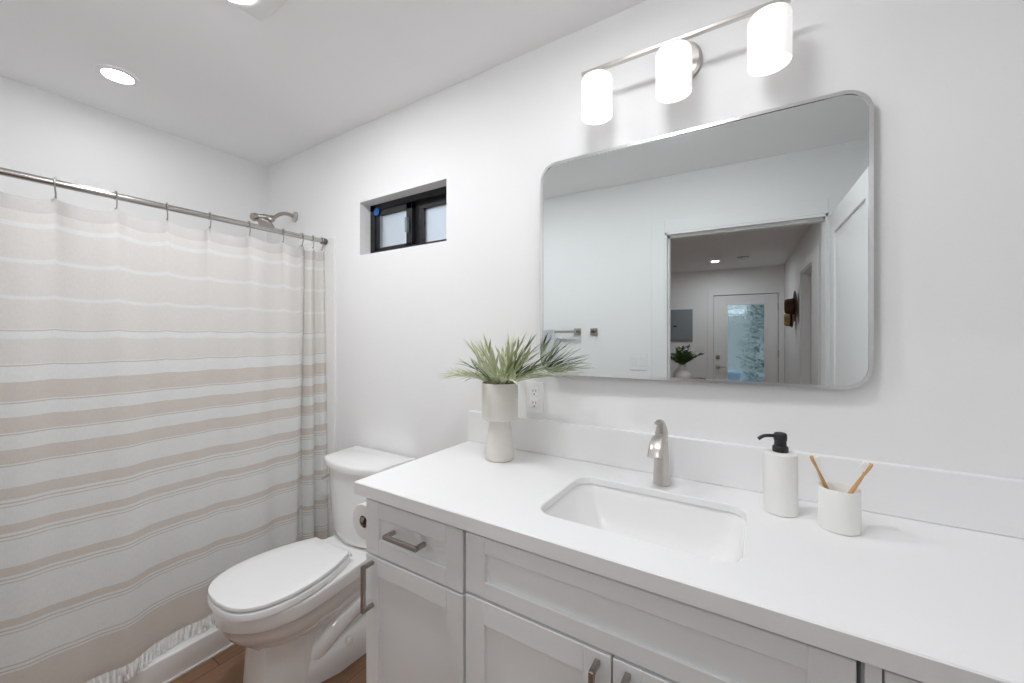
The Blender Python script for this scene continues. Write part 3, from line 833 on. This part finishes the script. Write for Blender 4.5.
# ------------------------------------------------------------ faucet
FX, FY = -.253, -.092
fc = thing('faucet', 'single handle brushed nickel faucet behind the sink', 'faucet', (FX, FY, ZT))
bm = BM()
lathe(bm, [(.027, ZT + .0003), (.0275, ZT + .004), (.026, ZT + .008), (.0245, .94), (.0225, .98), (.0205, 1.02), (.0200, 1.045), (.0195, 1.046)], FX, FY, 36, sx=.92)
obj('faucet_body', bm, M['nickel'], fc, True)
bm = BM()
pts = spline([(FX, FY + .002, 1.030), (FX, FY - .022, 1.040), (FX, FY - .050, 1.036), (FX, FY - .072, 1.020), (FX, FY - .084, .998)], 6)
rings = []
for i, p in enumerate(pts):
    t = i / (len(pts) - 1); nx = pts[min(i + 1, len(pts) - 1)] - pts[max(i - 1, 0)]; nx.normalize()
    up = Vector((1, 0, 0)).cross(nx).normalized(); w = .0170 + .0055 * t; hh = .013 - .004 * t
    rings.append([p + Vector((1, 0, 0)) * w * math.copysign(abs(math.cos(a)) ** .7, math.cos(a)) + up * hh * math.copysign(abs(math.sin(a)) ** .8, math.sin(a)) for a in [2 * PI * k / 20 for k in range(20)]])
loft(bm, rings); obj('spout', bm, M['nickel'], fc, True)
bm = BM()
rings = []
for z, r, dy in ((1.0475, .0200, 0), (1.050, .0203, 0), (1.064, .0175, -.001), (1.078, .013, -.004), (1.086, .0095, -.008)):
    rings.append([(FX + r * .92 * math.cos(a), FY + dy + r * math.sin(a), z) for a in [2 * PI * k / 24 for k in range(24)]])
loft(bm, rings)
tube(bm, spline([(FX, FY + .004, 1.078), (FX, FY - .012, 1.089), (FX, FY - .032, 1.092), (FX, FY - .058, 1.090)], 5), [.0095, .0095, .009, .009, .0085, .0085, .008, .008, .0082, .0084, .0086, .0088, .009, .009, .009, .0085], 14, flat=.55)
obj('lever_handle', bm, M['nickel'], fc, True)

# ------------------------------------------------------------ soap dispenser, cup, toothbrushes
DX, DY = .040, -.134
sp = thing('soap_dispenser', 'white ribbed soap dispenser with black pump beside the sink', 'soap dispenser', (DX, DY, ZT))
bm = BM(); lathe(bm, [(.034, ZT + .0004), (.0365, ZT + .003), (.0365, 1.043), (.035, 1.048), (.031, 1.050), (.012, 1.051)], DX, DY, 48); obj('bottle', bm, M['ribbed'], sp, True)
bm = BM(); lathe(bm, [(.0165, 1.0505), (.017, 1.052), (.017, 1.063), (.0155, 1.065), (.0135, 1.066), (.0130, 1.078), (.0145, 1.080), (.0145, 1.092), (.0135, 1.096), (.011, 1.098)], DX, DY, 32)
tube(bm, spline([(DX, DY, 1.089), (DX - .022, DY - .008, 1.090), (DX - .036, DY - .013, 1.088), (DX - .047, DY - .017, 1.080)], 5), .0042, 10)
obj('pump', bm, M['blackmatte'], sp, True)
UX, UY = .1505, -.168
bm = BM(); lathe(bm, [(.036, ZT + .0004), (.0385, ZT + .003), (.0385, .993), (.0375, .995), (.036, .993), (.036, ZT + .008), (.001, ZT + .007)], UX, UY, 48, cap1=True)
tag(obj('toothbrush_cup', bm, M['ribbed'], None, True), 'white ribbed cup holding two toothbrushes on the worktop', 'cup')
def brush(base, top, label, face):
    t = thing('toothbrush', label, 'toothbrush', base, 'bamboo toothbrushes in the cup')
    b = Vector(base); e = Vector(top); dv = (e - b); L_ = dv.length; dv.normalize()
    P = [b + dv * L_ * k for k in (0, .2, .5, .72, .80, .86, .93, .985, 1.0)]
    R = [.0045, .0055, .0058, .0045, .0034, .0045, .0058, .0052, .003]
    bm = BM(); tube(bm, P, R, 12, flat=.75); obj('handle', bm, M['bamboo'], t, True)
    bm = BM(); f = Vector(face); f = (f - dv * f.dot(dv)).normalized(); s = dv.cross(f)
    for i in range(6):
        for j in range(3):
            c = b + dv * (L_ * (.865 + .02 * i)) + s * (-.0032 + .0032 * j)
            tube(bm, [c + f * .003, c + f * .0135], [.0019, .0021], 6)
    obj('bristles', bm, M['bristle'], t, True)
brush((.160, -.146, ZT + .009), (.098, -.176, 1.060), 'bamboo toothbrush leaning left in the white cup', (1, 0, .6))
brush((.130, -.178, ZT + .009), (.207, -.166, 1.058), 'bamboo toothbrush leaning right in the white cup', (-1, 0, .6))

# ------------------------------------------------------------ plants
def blade(bm, p0, d0, L_, w, droop, up=Vector((0, 0, 1)), n=7, mi=0, curl=0.0):
    p = Vector(p0); d = Vector(d0).normalized(); side0 = d.cross(up)
    if side0.length < .05: side0 = Vector((1, 0, 0))
    side0.normalize(); rows_ = []
    for i in range(n + 1):
        t = i / n
        ww = w * (math.sin(PI * min(1, (t * .85 + .12))) ** .8) * (1 - t ** 4) + .0003
        s = d.cross(up); s = s.normalized() if s.length > .05 else side0
        nrm = s.cross(d).normalized()
        rows_.append((bm.verts.new(p - s * ww + nrm * ww * .35), bm.verts.new(p), bm.verts.new(p + s * ww + nrm * ww * .35)))
        p = p + d * (L_ / n)
        d = (d + Vector((0, 0, -droop / n)) + s * curl / n).normalized()
    for a, b in zip(rows_, rows_[1:]):
        for k in (0, 1):
            f = bm.faces.new((a[k], a[k + 1], b[k + 1], b[k])); f.material_index = mi; f.smooth = True
    return p, d
VX, VY = -.797, -.150
pl = thing('potted_plant', 'pale green leafy plant in a white pedestal planter beside the mirror', 'plant', (VX, VY, ZT))
bm = BM(); lathe(bm, [(.046, ZT + .0004), (.051, ZT + .004), (.0525, ZT + .02), (.050, ZT + .05), (.0445, ZT + .09), (.038, 1.030), (.036, 1.0425), (.036, 1.0455)], VX, VY, 48); obj('pedestal', bm, M['stoneware'], pl, True)
bm = BM(); lathe(bm, [(.034, 1.0455), (.060, 1.0455), (.0655, 1.050), (.0655, 1.172), (.064, 1.1745), (.060, 1.172), (.060, 1.060), (.001, 1.058)], VX, VY, 56); obj('planter', bm, M['stoneware'], pl, True)
bm = BM(); lathe(bm, [(.0605, 1.10), (.0595, 1.155), (.04, 1.160), (.001, 1.163)], VX, VY, 32); obj('soil', bm, M['wood'], pl, True)
rnd = random.Random(21)
def frond(ang, tilt, L_, kind, nl, bend=.62):
    """a strap-leaved sprig: an arching rachis carrying narrow pointed leaflets"""
    bm = BM()
    d = Vector((math.cos(ang) * math.sin(tilt), math.sin(ang) * math.sin(tilt), math.cos(tilt)))
    p = Vector((VX + math.cos(ang) * .022, VY + math.sin(ang) * .022, 1.160))
    n = 12; pts = [p.copy()]; ds = [d.copy()]
    for i in range(n):
        p = p + d * (L_ * .74 / n); d = (d + Vector((math.cos(ang), math.sin(ang), 0)) * .25 / n + Vector((0, 0, -bend / n * math.sin(tilt)))).normalized(); pts.append(p.copy()); ds.append(d.copy())
    tube(bm, pts, [.0030 - .0020 * i / n for i in range(n + 1)], 6)
    for f in bm.faces: f.material_index = 0
    side = d.cross(Vector((0, 0, 1))); side = side.normalized() if side.length > .05 else Vector((1, 0, 0))
    for k in range(nl):
        t = .22 + .76 * k / (nl - 1); i = min(n, int(t * n)); s = 1 if k % 2 else -1
        dd = (ds[i] + side * s * rnd.uniform(.22, .55) + Vector((0, 0, rnd.uniform(-.05, .28)))).normalized()
        blade(bm, pts[i], dd, L_ * rnd.uniform(.32, .50) * (1.08 - .35 * abs(t - .5)), rnd.uniform(.0032, .0052), rnd.uniform(-.5, .45), mi=rnd.choice((0, 0, 1)), curl=rnd.uniform(-.2, .2))
    blade(bm, pts[-1], ds[-1], L_ * .34, .0045, rnd.uniform(-.3, .3), mi=0)
    # broad basal strap
    blade(bm, pts[0], (ds[0] + side * rnd.uniform(-.1, .1)).normalized(), L_ * .80, .0075, .5 * math.sin(tilt), mi=0)
    a, b = {'p': ('leaf_pale', 'leaf_mid'), 'm': ('leaf_mid', 'leaf_pale'), 'd': ('leaf_dark', 'leaf_mid')}[kind]
    o = obj('frond', bm, [M[a], M[b]], pl, False)
for a, tl_, L_, kd, bd in (
    # low, wide sprigs to the left
    (PI + .10, 62, .215, 'p', .75), (PI - .15, 52, .215, 'd', .62), (PI + .40, 58, .21, 'p', .8), (PI - .30, 66, .20, 'm', .7), (PI + .75, 55, .20, 'p', .8),
    # towards the room
    (-PI / 2 - .5, 52, .17, 'p', .6), (-PI / 2, 40, .17, 'p', .5), (-PI / 2 + .45, 54, .18, 'm', .6),
    # right, reaching the mirror
    (-.75, 58, .21, 'p', .7), (-.42, 60, .235, 'm', .55), (-.12, 58, .255, 'p', .55), (.02, 48, .25, 'd', .6), (.16, 64, .245, 'p', .45), (-.25, 50, .235, 'd', .7), (.30, 52, .21, 'm', .6),
    # middle, upright
    (PI - .4, 34, .20, 'p', .3), (PI + .2, 26, .20, 'm', .3), (-PI / 2, 14, .19, 'p', .2), (-.6, 26, .20, 'p', .3), (-.1, 34, .21, 'm', .3), (.5, 22, .21, 'd', .2), (PI / 2, 12, .20, 'p', .2), (0, 16, .20, 'p', .2), (PI, 14, .18, 'p', .3),
    (PI / 2 + .5, 30, .17, 'm', .3), (-.3, 42, .22, 'p', .4)):
    frond(a, math.radians(tl_), L_, kd, rnd.choice((8, 9, 10)), bd)

# ------------------------------------------------------------ toilet
TX = -1.566
tl = thing('toilet', 'white two piece elongated toilet with closed lid', 'toilet', (TX, -.38, 0))
def half_outline(pts, n=6):
    """pts: (halfwidth, y) from back to front; mirrored closed outline"""
    P = spline([(w, y, 0) for w, y in pts], n)
    R = [(TX + p.x, p.y) for p in P]; Lf = [(TX - p.x, p.y) for p in reversed(P)]
    o = R + Lf; r = [o[0]]
    for q in o[1:]:
        if (q[0] - r[-1][0]) ** 2 + (q[1] - r[-1][1]) ** 2 > 1e-8: r.append(q)
    if (r[0][0] - r[-1][0]) ** 2 + (r[0][1] - r[-1][1]) ** 2 < 1e-8: r.pop()
    return r
seat_pts = [(.116, -.300), (.138, -.345), (.160, -.400), (.177, -.470), (.183, -.540), (.177, -.605), (.157, -.660), (.122, -.702), (.074, -.725), (.0, -.733)]
def scaled(k, dy=0, f=1.0, cy=-.50): return [(w * k, cy + (y - cy) * f + dy) for w, y in seat_pts]
# lid and seat
def slab(pts, z0, z1, bev, name, par, hump=0.0):
    o = half_outline(pts); cx, cy = TX, -.52
    def sc(s): return [(cx + (x - cx) * s, cy + (y - cy) * s) for x, y in o]
    bm = BM(); e = bev / .2
    L = [[(x, y, z0) for x, y in sc(1 - e)], [(x, y, z0 + bev * .6) for x, y in o], [(x, y, z1 - bev) for x, y in o], [(x, y, z1 - bev * .3) for x, y in sc(1 - e * .4)], [(x, y, z1) for x, y in sc(1 - e * 1.2)],
         [(x, y, z1 + hump * .5) for x, y in sc(.75)], [(x, y, z1 + hump * .9) for x, y in sc(.4)], [(x, y, z1 + hump) for x, y in sc(.05)]]
    loft(bm, L); return obj(name, bm, M['seat'], par, True, 50)
slab(scaled(1.0), .4315, .4450, .003, 'seat_lid', tl, .003)
slab(scaled(1.015, 0, 1.004), .4012, .4255, .003, 'seat_ring', tl)
bm = BM()
for s in (-1, 1):
    tube(bm, [(TX + s * .075, -.295, .414), (TX + s * .075, -.285, .430)], .012, 14); box(bm, TX + s * .075 - .02, TX + s * .075 + .02, -.318, -.283, .3970, .436, .004)
tube(bm, [(TX - .11, -.292, .428), (TX + .118, -.292, .428)], .0065, 10)
obj('seat_hinge', bm, M['seat'], tl, True)
# bowl loft: each level = (z, [(halfwidth, y) ...])
def lvl(z, yb, wb, ym, wm, yf, wf=.35):
    return (z, [(wb, yb), (wb + (wm - wb) * .12, yb + (ym - yb) * .35), (wb + (wm - wb) * .75, yb + (ym - yb) * .75), (wm, ym), (wm * .93, ym + (yf - ym) * .36), (wm * .74, ym + (yf - ym) * .68), (wm * wf, ym + (yf - ym) * .93), (0, yf)])
levels = [lvl(.18, -.06, .070, -.46, .088, -.590, .5), lvl(.215, -.06, .085, -.47, .108, -.622, .5), lvl(.245, -.06, .106, -.48, .138, -.655), lvl(.275, -.055, .122, -.50, .160, -.686), lvl(.31, -.05, .134, -.515, .173, -.707), lvl(.336, -.05, .141, -.52, .178, -.716),
          lvl(.340, -.05, .143, -.52, .182, -.722), lvl(.348, -.05, .144, -.52, .186, -.728), lvl(.386, -.05, .146, -.52, .187, -.731), lvl(.3945, -.05, .146, -.52, .1865, -.7305), lvl(.3975, -.052, .144, -.52, .184, -.728)]
bm = BM()
LL = [[(x, y, z) for x, y in half_outline(p, 5)] for z, p in levels]
loft(bm, LL)
for v in bm.verts: pass
obj('toilet_bowl', bm, M['porcelain'], tl, True, 50)
# pedestal column, recessed flanks, foot plate and trapway relief
def sym(P): return [(TX + x, y) for x, y in P] + [(TX - x, y) for x, y in reversed(P)]
def colsec(z, w, yr, yf, wf):
    return [(x, y, z) for x, y in sym([(w - .03, yr + .06), (w - .006, yr + .02), (w, yr), (w * .985, yr - .012), (wf * 1.12, yf + .020), (wf, yf + .006), (wf * .8, yf), (wf * .3, yf - .004)])]
bm = BM()
loft(bm, [colsec(0, .112, -.470, -.628, .072), colsec(.02, .110, -.472, -.626, .071), colsec(.12, .104, -.480, -.618, .068), colsec(.20, .104, -.486, -.614, .070), colsec(.26, .112, -.490, -.622, .078)])
obj('pedestal', bm, M['porcelain'], tl, True, 28)
bm = BM()
loft(bm, [[(x, y, z) for x, y in sym([(w, -.045), (w, -.20), (w * .98, -.36), (w * .93, -.50)])] for z, w in ((.04, .088), (.12, .080), (.20, .078), (.28, .090), (.34, .110), (.385, .128))])
obj('flank', bm, M['porcelain'], tl, True, 40)
bm = BM()
loft(bm, [[(x, y, z) for x, y in sym([(w, -.04), (w, -.20), (w * .96, -.36), (w * .62, -.52)])] for z, w in ((0, .150), (.030, .149), (.060, .146), (.085, .134), (.105, .112), (.112, .085))])
obj('foot', bm, M['porcelain'], tl, True, 40)
bm = BM()
for s in (-1, 1):
    tube(bm, spline([(TX + s * .055, -.54, .235), (TX + s * .092, -.46, .240), (TX + s * .115, -.41, .285), (TX + s * .118, -.36, .350)], 6), [.030 + .006 * math.sin(PI * i / 18) for i in range(19)], 16)
    tube(bm, spline([(TX + s * .055, -.44, .060), (TX + s * .078, -.40, .115), (TX + s * .080, -.34, .150), (TX + s * .076, -.25, .178), (TX + s * .070, -.15, .19), (TX + s * .065, -.08, .19)], 6), .042, 16)
obj('trapway', bm, M['porcelain'], tl, True, 60)
for s in (-1, 1):
    bm = BM(); lathe(bm, [(.014, .075), (.014, .094), (.010, .101), (.002, .104)], TX + s * .128, -.31, 16); obj('bolt_cap', bm, M['seat'], tl, True)
for s in (1, -1):
    bm = BM(); lathe(bm, [(.012, .0), (.020, .002), (.019, .006), (.0125, .004), (.012, .001)], n=24, cap0=False, cap1=False)
    MH = Matrix.Translation((TX + s * .0885, -.262, .262)) @ Matrix.Rotation(s * math.radians(82), 4, 'Y')
    bmesh.ops.transform(bm, matrix=MH, verts=bm.verts); rim = obj('bolt_hole_rim', bm, M['porcelain'], tl, True)
    bm = BM(); lathe(bm, [(.0122, .0008), (.001, .0006)], n=24, cap0=False); bmesh.ops.transform(bm, matrix=MH, verts=bm.verts); obj('hole', bm, M['wood'], rim)
# tank
def tank_loop(w, yb, yc, yf, z, r=.03):
    """flat back, rounded corners, bowed front"""
    wc = w * .93
    P = [(w - .006, yb), (w, yb + .006), (w - (w - wc) * .5, yb + (yc - yb) * .5), (wc + .003, yc + .022), (wc, yc + .006), (wc - .006, yc - .003)]
    for k in range(1, 9):
        t = k / 8; x = (wc - .006) * (1 - t); P.append((x, (yc - .003) + (yf - yc + .003) * (1 - (1 - t) ** 2)))
    o = [(TX + x, y, z) for x, y in P] + [(TX - x, y, z) for x, y in reversed(P[:-1])]
    return o
bm = BM()
L = [tank_loop(.150, -.030, -.165, -.200, .398), tank_loop(.172, -.028, -.182, -.222, .412), tank_loop(.180, -.026, -.190, -.232, .445), tank_loop(.190, -.025, -.196, -.240, .60), tank_loop(.197, -.025, -.200, -.245, .735)]
loft(bm, L); tank = obj('tank', bm, M['porcelain'], tl, True, 50)
bm = BM()
L = [tank_loop(.199, -.022, -.203, -.249, .7355), tank_loop(.208, -.018, -.213, -.259, .741), tank_loop(.211, -.016, -.216, -.263, .764), tank_loop(.207, -.020, -.211, -.257, .774), tank_loop(.199, -.028, -.202, -.246, .776)]
loft(bm, L); obj('tank_lid', bm, M['porcelain'], tl, True, 50)
bm = BM()
lathe(bm, [(.0165, 0), (.0165, .007), (.011, .012)], n=24)
bmesh.ops.transform(bm, matrix=Matrix.Translation((TX - .1925, -.150, .670)) @ Matrix.Rotation(-PI / 2, 4, 'Y'), verts=bm.verts)
tube(bm, spline([(TX - .205, -.150, .670), (TX - .214, -.165, .669), (TX - .214, -.195, .664), (TX - .212, -.215, .660)], 4), .006, 10)
obj('flush_lever', bm, M['chrome'], tl, True)

# toilet paper on the side of the cabinet
RXp, RYp, RZp = -1.0735, -.518, .757
hp = thing('paper_holder', 'metal toilet paper holder fixed to the side of the vanity cabinet', 'paper holder', (-1.013, -.44, RZp))
bm = BM(); box(bm, -1.0215, -1.0125, -.418, -.370, RZp - .024, RZp + .024, .002); box(bm, RXp - .008, -1.020, -.402, -.388, RZp - .008, RZp + .008, .002)
tube(bm, [(RXp, -.395, RZp), (RXp, RYp - .006, RZp)], .0085, 14)
obj('arm', bm, M['nickel_dark'], hp)
bm = BM(); n_ = 40
prof = [(.0195, 0), (.0540, 0), (.0550, .002), (.0550, .098), (.0540, .100), (.0195, .100)]
lathe(bm, prof + [prof[0]], n=n_, cap0=False, cap1=False)
MT = Matrix.Translation((RXp, RYp, RZp - .008)) @ Matrix.Rotation(-PI / 2, 4, 'X')
bmesh.ops.transform(bm, matrix=MT, verts=bm.verts); rl = thing('toilet_paper_roll', 'white toilet paper roll between the toilet tank and the cabinet', 'toilet paper', (RXp, RYp + .05, RZp - .063))
obj('paper', bm, M['paper'], rl, True)
bm = BM(); lathe(bm, [(.0180, .001), (.0193, .001), (.0193, .099), (.0180, .099), (.0180, .001)], n=30, cap0=False, cap1=False)
bmesh.ops.transform(bm, matrix=MT, verts=bm.verts); obj('core', bm, M['core'], rl, True)

# ------------------------------------------------------------ hall things seen in the mirror
def hat(y, z, brim, crown_r, crown_h, m, label, gx):
    t = thing('hat', label, 'hat', (XR, y, z), 'hats on the hall wall')
    bm = BM(); lathe(bm, [(crown_r * .96, .030), (brim * .75, .022), (brim, .034), (brim * 1.0, .038), (brim * .75, .026), (crown_r, .036)], n=40, sy=.92, cap0=False, cap1=False)
    M_ = Matrix.Translation((XR - .004 - gx, y, z)) @ Matrix.Rotation(-PI / 2, 4, 'Y')
    bmesh.ops.transform(bm, matrix=M_, verts=bm.verts); obj('brim', bm, m, t, True)
    bm = BM(); lathe(bm, [(crown_r * 1.02, .030), (crown_r, .05), (crown_r * .93, crown_h), (crown_r * .80, crown_h + .02), (crown_r * .4, crown_h + .012), (.002, crown_h + .004)], n=36, sy=.84, cap0=False)
    bmesh.ops.transform(bm, matrix=M_, verts=bm.verts); obj('crown', bm, m, t, True)
    bm = BM(); lathe(bm, [(crown_r * 1.03, .036), (crown_r * 1.015, .060)], n=36, sy=.85, cap0=False, cap1=False)
    bmesh.ops.transform(bm, matrix=M_, verts=bm.verts); obj('hat_band', bm, M['band'], t, True)
hat(-4.52, 1.70, .185, .095, .115, M['brownhat'], 'wide brimmed brown hat hanging on the hall wall in the mirror', 0.0)
hat(-4.80, 1.55, .105, .085, .095, M['tanhat'], 'tan hat hanging below the brown hat in the mirror', 0.0)

tbx0, tbx1, tby0, tby1, tbz = -1.35, -.33, -3.85, -3.38, .80
ct = thing('console_table', 'wooden console table in the hall, just below the edge of the mirror', 'table', ((tbx0 + tbx1) / 2, (tby0 + tby1) / 2, 0))
bm = BM(); box(bm, tbx0, tbx1, tby0, tby1, tbz - .035, tbz, .004); obj('tabletop', bm, M['wood'], ct)
for x in (tbx0 + .03, tbx1 - .07):
    for y in (tby0 + .03, tby1 - .07):
        bm = BM(); box(bm, x, x + .04, y, y + .04, 0, tbz - .035, .003); obj('leg', bm, M['wood'], ct)
hv = thing('flower_vase', 'rounded white vase of glossy green leaves seen at the bottom of the mirror', 'vase', (-.60, -3.6, tbz))
bm = BM(); lathe(bm, [(.055, tbz + .0005), (.085, tbz + .03), (.100, tbz + .08), (.092, tbz + .13), (.055, tbz + .175), (.038, tbz + .20), (.042, tbz + .22), (.036, tbz + .219), (.033, tbz + .20), (.001, tbz + .19)], -.60, -3.6, 36); obj('vase_body', bm, M['vase_white'], hv, True)
r3 = random.Random(5)
for k in range(32):
    bm = BM(); a = 2 * PI * k / 32 + r3.uniform(-.1, .1); ti = r3.uniform(.15, 1.05)
    d = Vector((math.cos(a) * math.sin(ti), math.sin(a) * math.sin(ti), math.cos(ti))); p = Vector((-.60, -3.6, tbz + .20)); L_ = r3.uniform(.13, .25); pts = [p.copy()]
    for i in range(6):
        p = p + d * L_ / 6; d = (d + Vector((0, 0, -.06))).normalized(); pts.append(p.copy())
        for s in (-1, 1):
            sd = d.cross(Vector((0, 0, 1))).normalized() * s
            if i > 0: blade(bm, p, (d * .7 + sd + Vector((0, 0, r3.uniform(-.2, .5)))).normalized(), r3.uniform(.045, .065), .017, .4, n=4)
    blade(bm, p, d, .06, .014, .3, n=4); tube(bm, pts, .002, 5)
    obj('leafy_stem', bm, M['leaf_green'], hv)
bm = BM(); lathe(bm, [(.045, tbz + .0005), (.05, tbz + .01), (.066, tbz + .045), (.070, tbz + .075), (.066, tbz + .074), (.060, tbz + .045), (.001, tbz + .015)], -.425, -3.56, 32)
tag(obj('wooden_bowl', bm, M['wood'], None, True), 'brown wooden bowl beside the white vase at the bottom of the mirror', 'bowl')

# ------------------------------------------------------------ outside, beyond the glazed door
bm = BM(); box(bm, -9, 9, -22, YF - .15, -.12, -.06); struct(obj('ground', bm, M['concrete']))
bm = BM(); box(bm, -8, 8, 1.2, 8, -.12, -.06); struct(obj('ground_back', bm, M['concrete']))
nb = thing('neighbour_house', 'grey sided house with a white framed window beyond the glazed door', 'house', (0, -15, -.06))
bm = BM()
for k in range(30):
    z = -.06 + k * .16; loft(bm, [[(-7, -15.0, z), (-7, -14.97 - 0, z), (-7, -14.985, z + .16), (-7, -15.0, z + .16)], [(7, -15.0, z), (7, -14.97, z), (7, -14.985, z + .16), (7, -15.0, z + .16)]])
box(bm, -7, 7, -18, -15, -.06, 4.7)
obj('siding', bm, M['siding'], nb)
bm = BM(); box(bm, -.62, .22, -14.97, -14.90, 2.10, 2.50, .01); wf = obj('window_frame', bm, M['trim'], nb)
bm = BM(); box(bm, -.54, -.22, -14.91, -14.89, 2.28, 2.42); box(bm, -.16, .14, -14.91, -14.89, 2.28, 2.42); obj('pane', bm, M['greybox'], wf)
# low white planter box on the step
bm = BM(); prism(bm, rrect(-.33, .02, -7.85, -7.45, .05), -.055, .62, .015); prism(bm, rrect(-.36, .05, -7.88, -7.42, .06), .60, .66, .01)
tag(obj('patio_table', bm, M['carpaint'], None, True), 'low white patio block table outside the glazed far door', 'table')
# shrub by the driveway
sb = thing('shrub', 'blue green leafy shrub beyond the glazed door', 'shrub', (.45, -8.6, -.06))
bm = BM(); r4 = random.Random(9)
for k in range(1100):
    a = r4.uniform(0, 2 * PI); h_ = r4.uniform(.05, 2.1); rr_ = .62 * math.sqrt(r4.random()) * (1 - .35 * abs(h_ - .9))
    p = (.60 + rr_ * math.cos(a), -8.6 + rr_ * math.sin(a), h_)
    blade(bm, p, (math.cos(a), math.sin(a), r4.uniform(-.2, .9)), r4.uniform(.1, .2), .028, .5, n=3)
obj('foliage', bm, M['hedge'], sb)
bm = BM(); tube(bm, [(.55, -8.6, -.06), (.53, -8.6, .8), (.56, -8.62, 1.5)], [.03, .022, .01], 8); obj('stem', bm, M['wood'], sb)
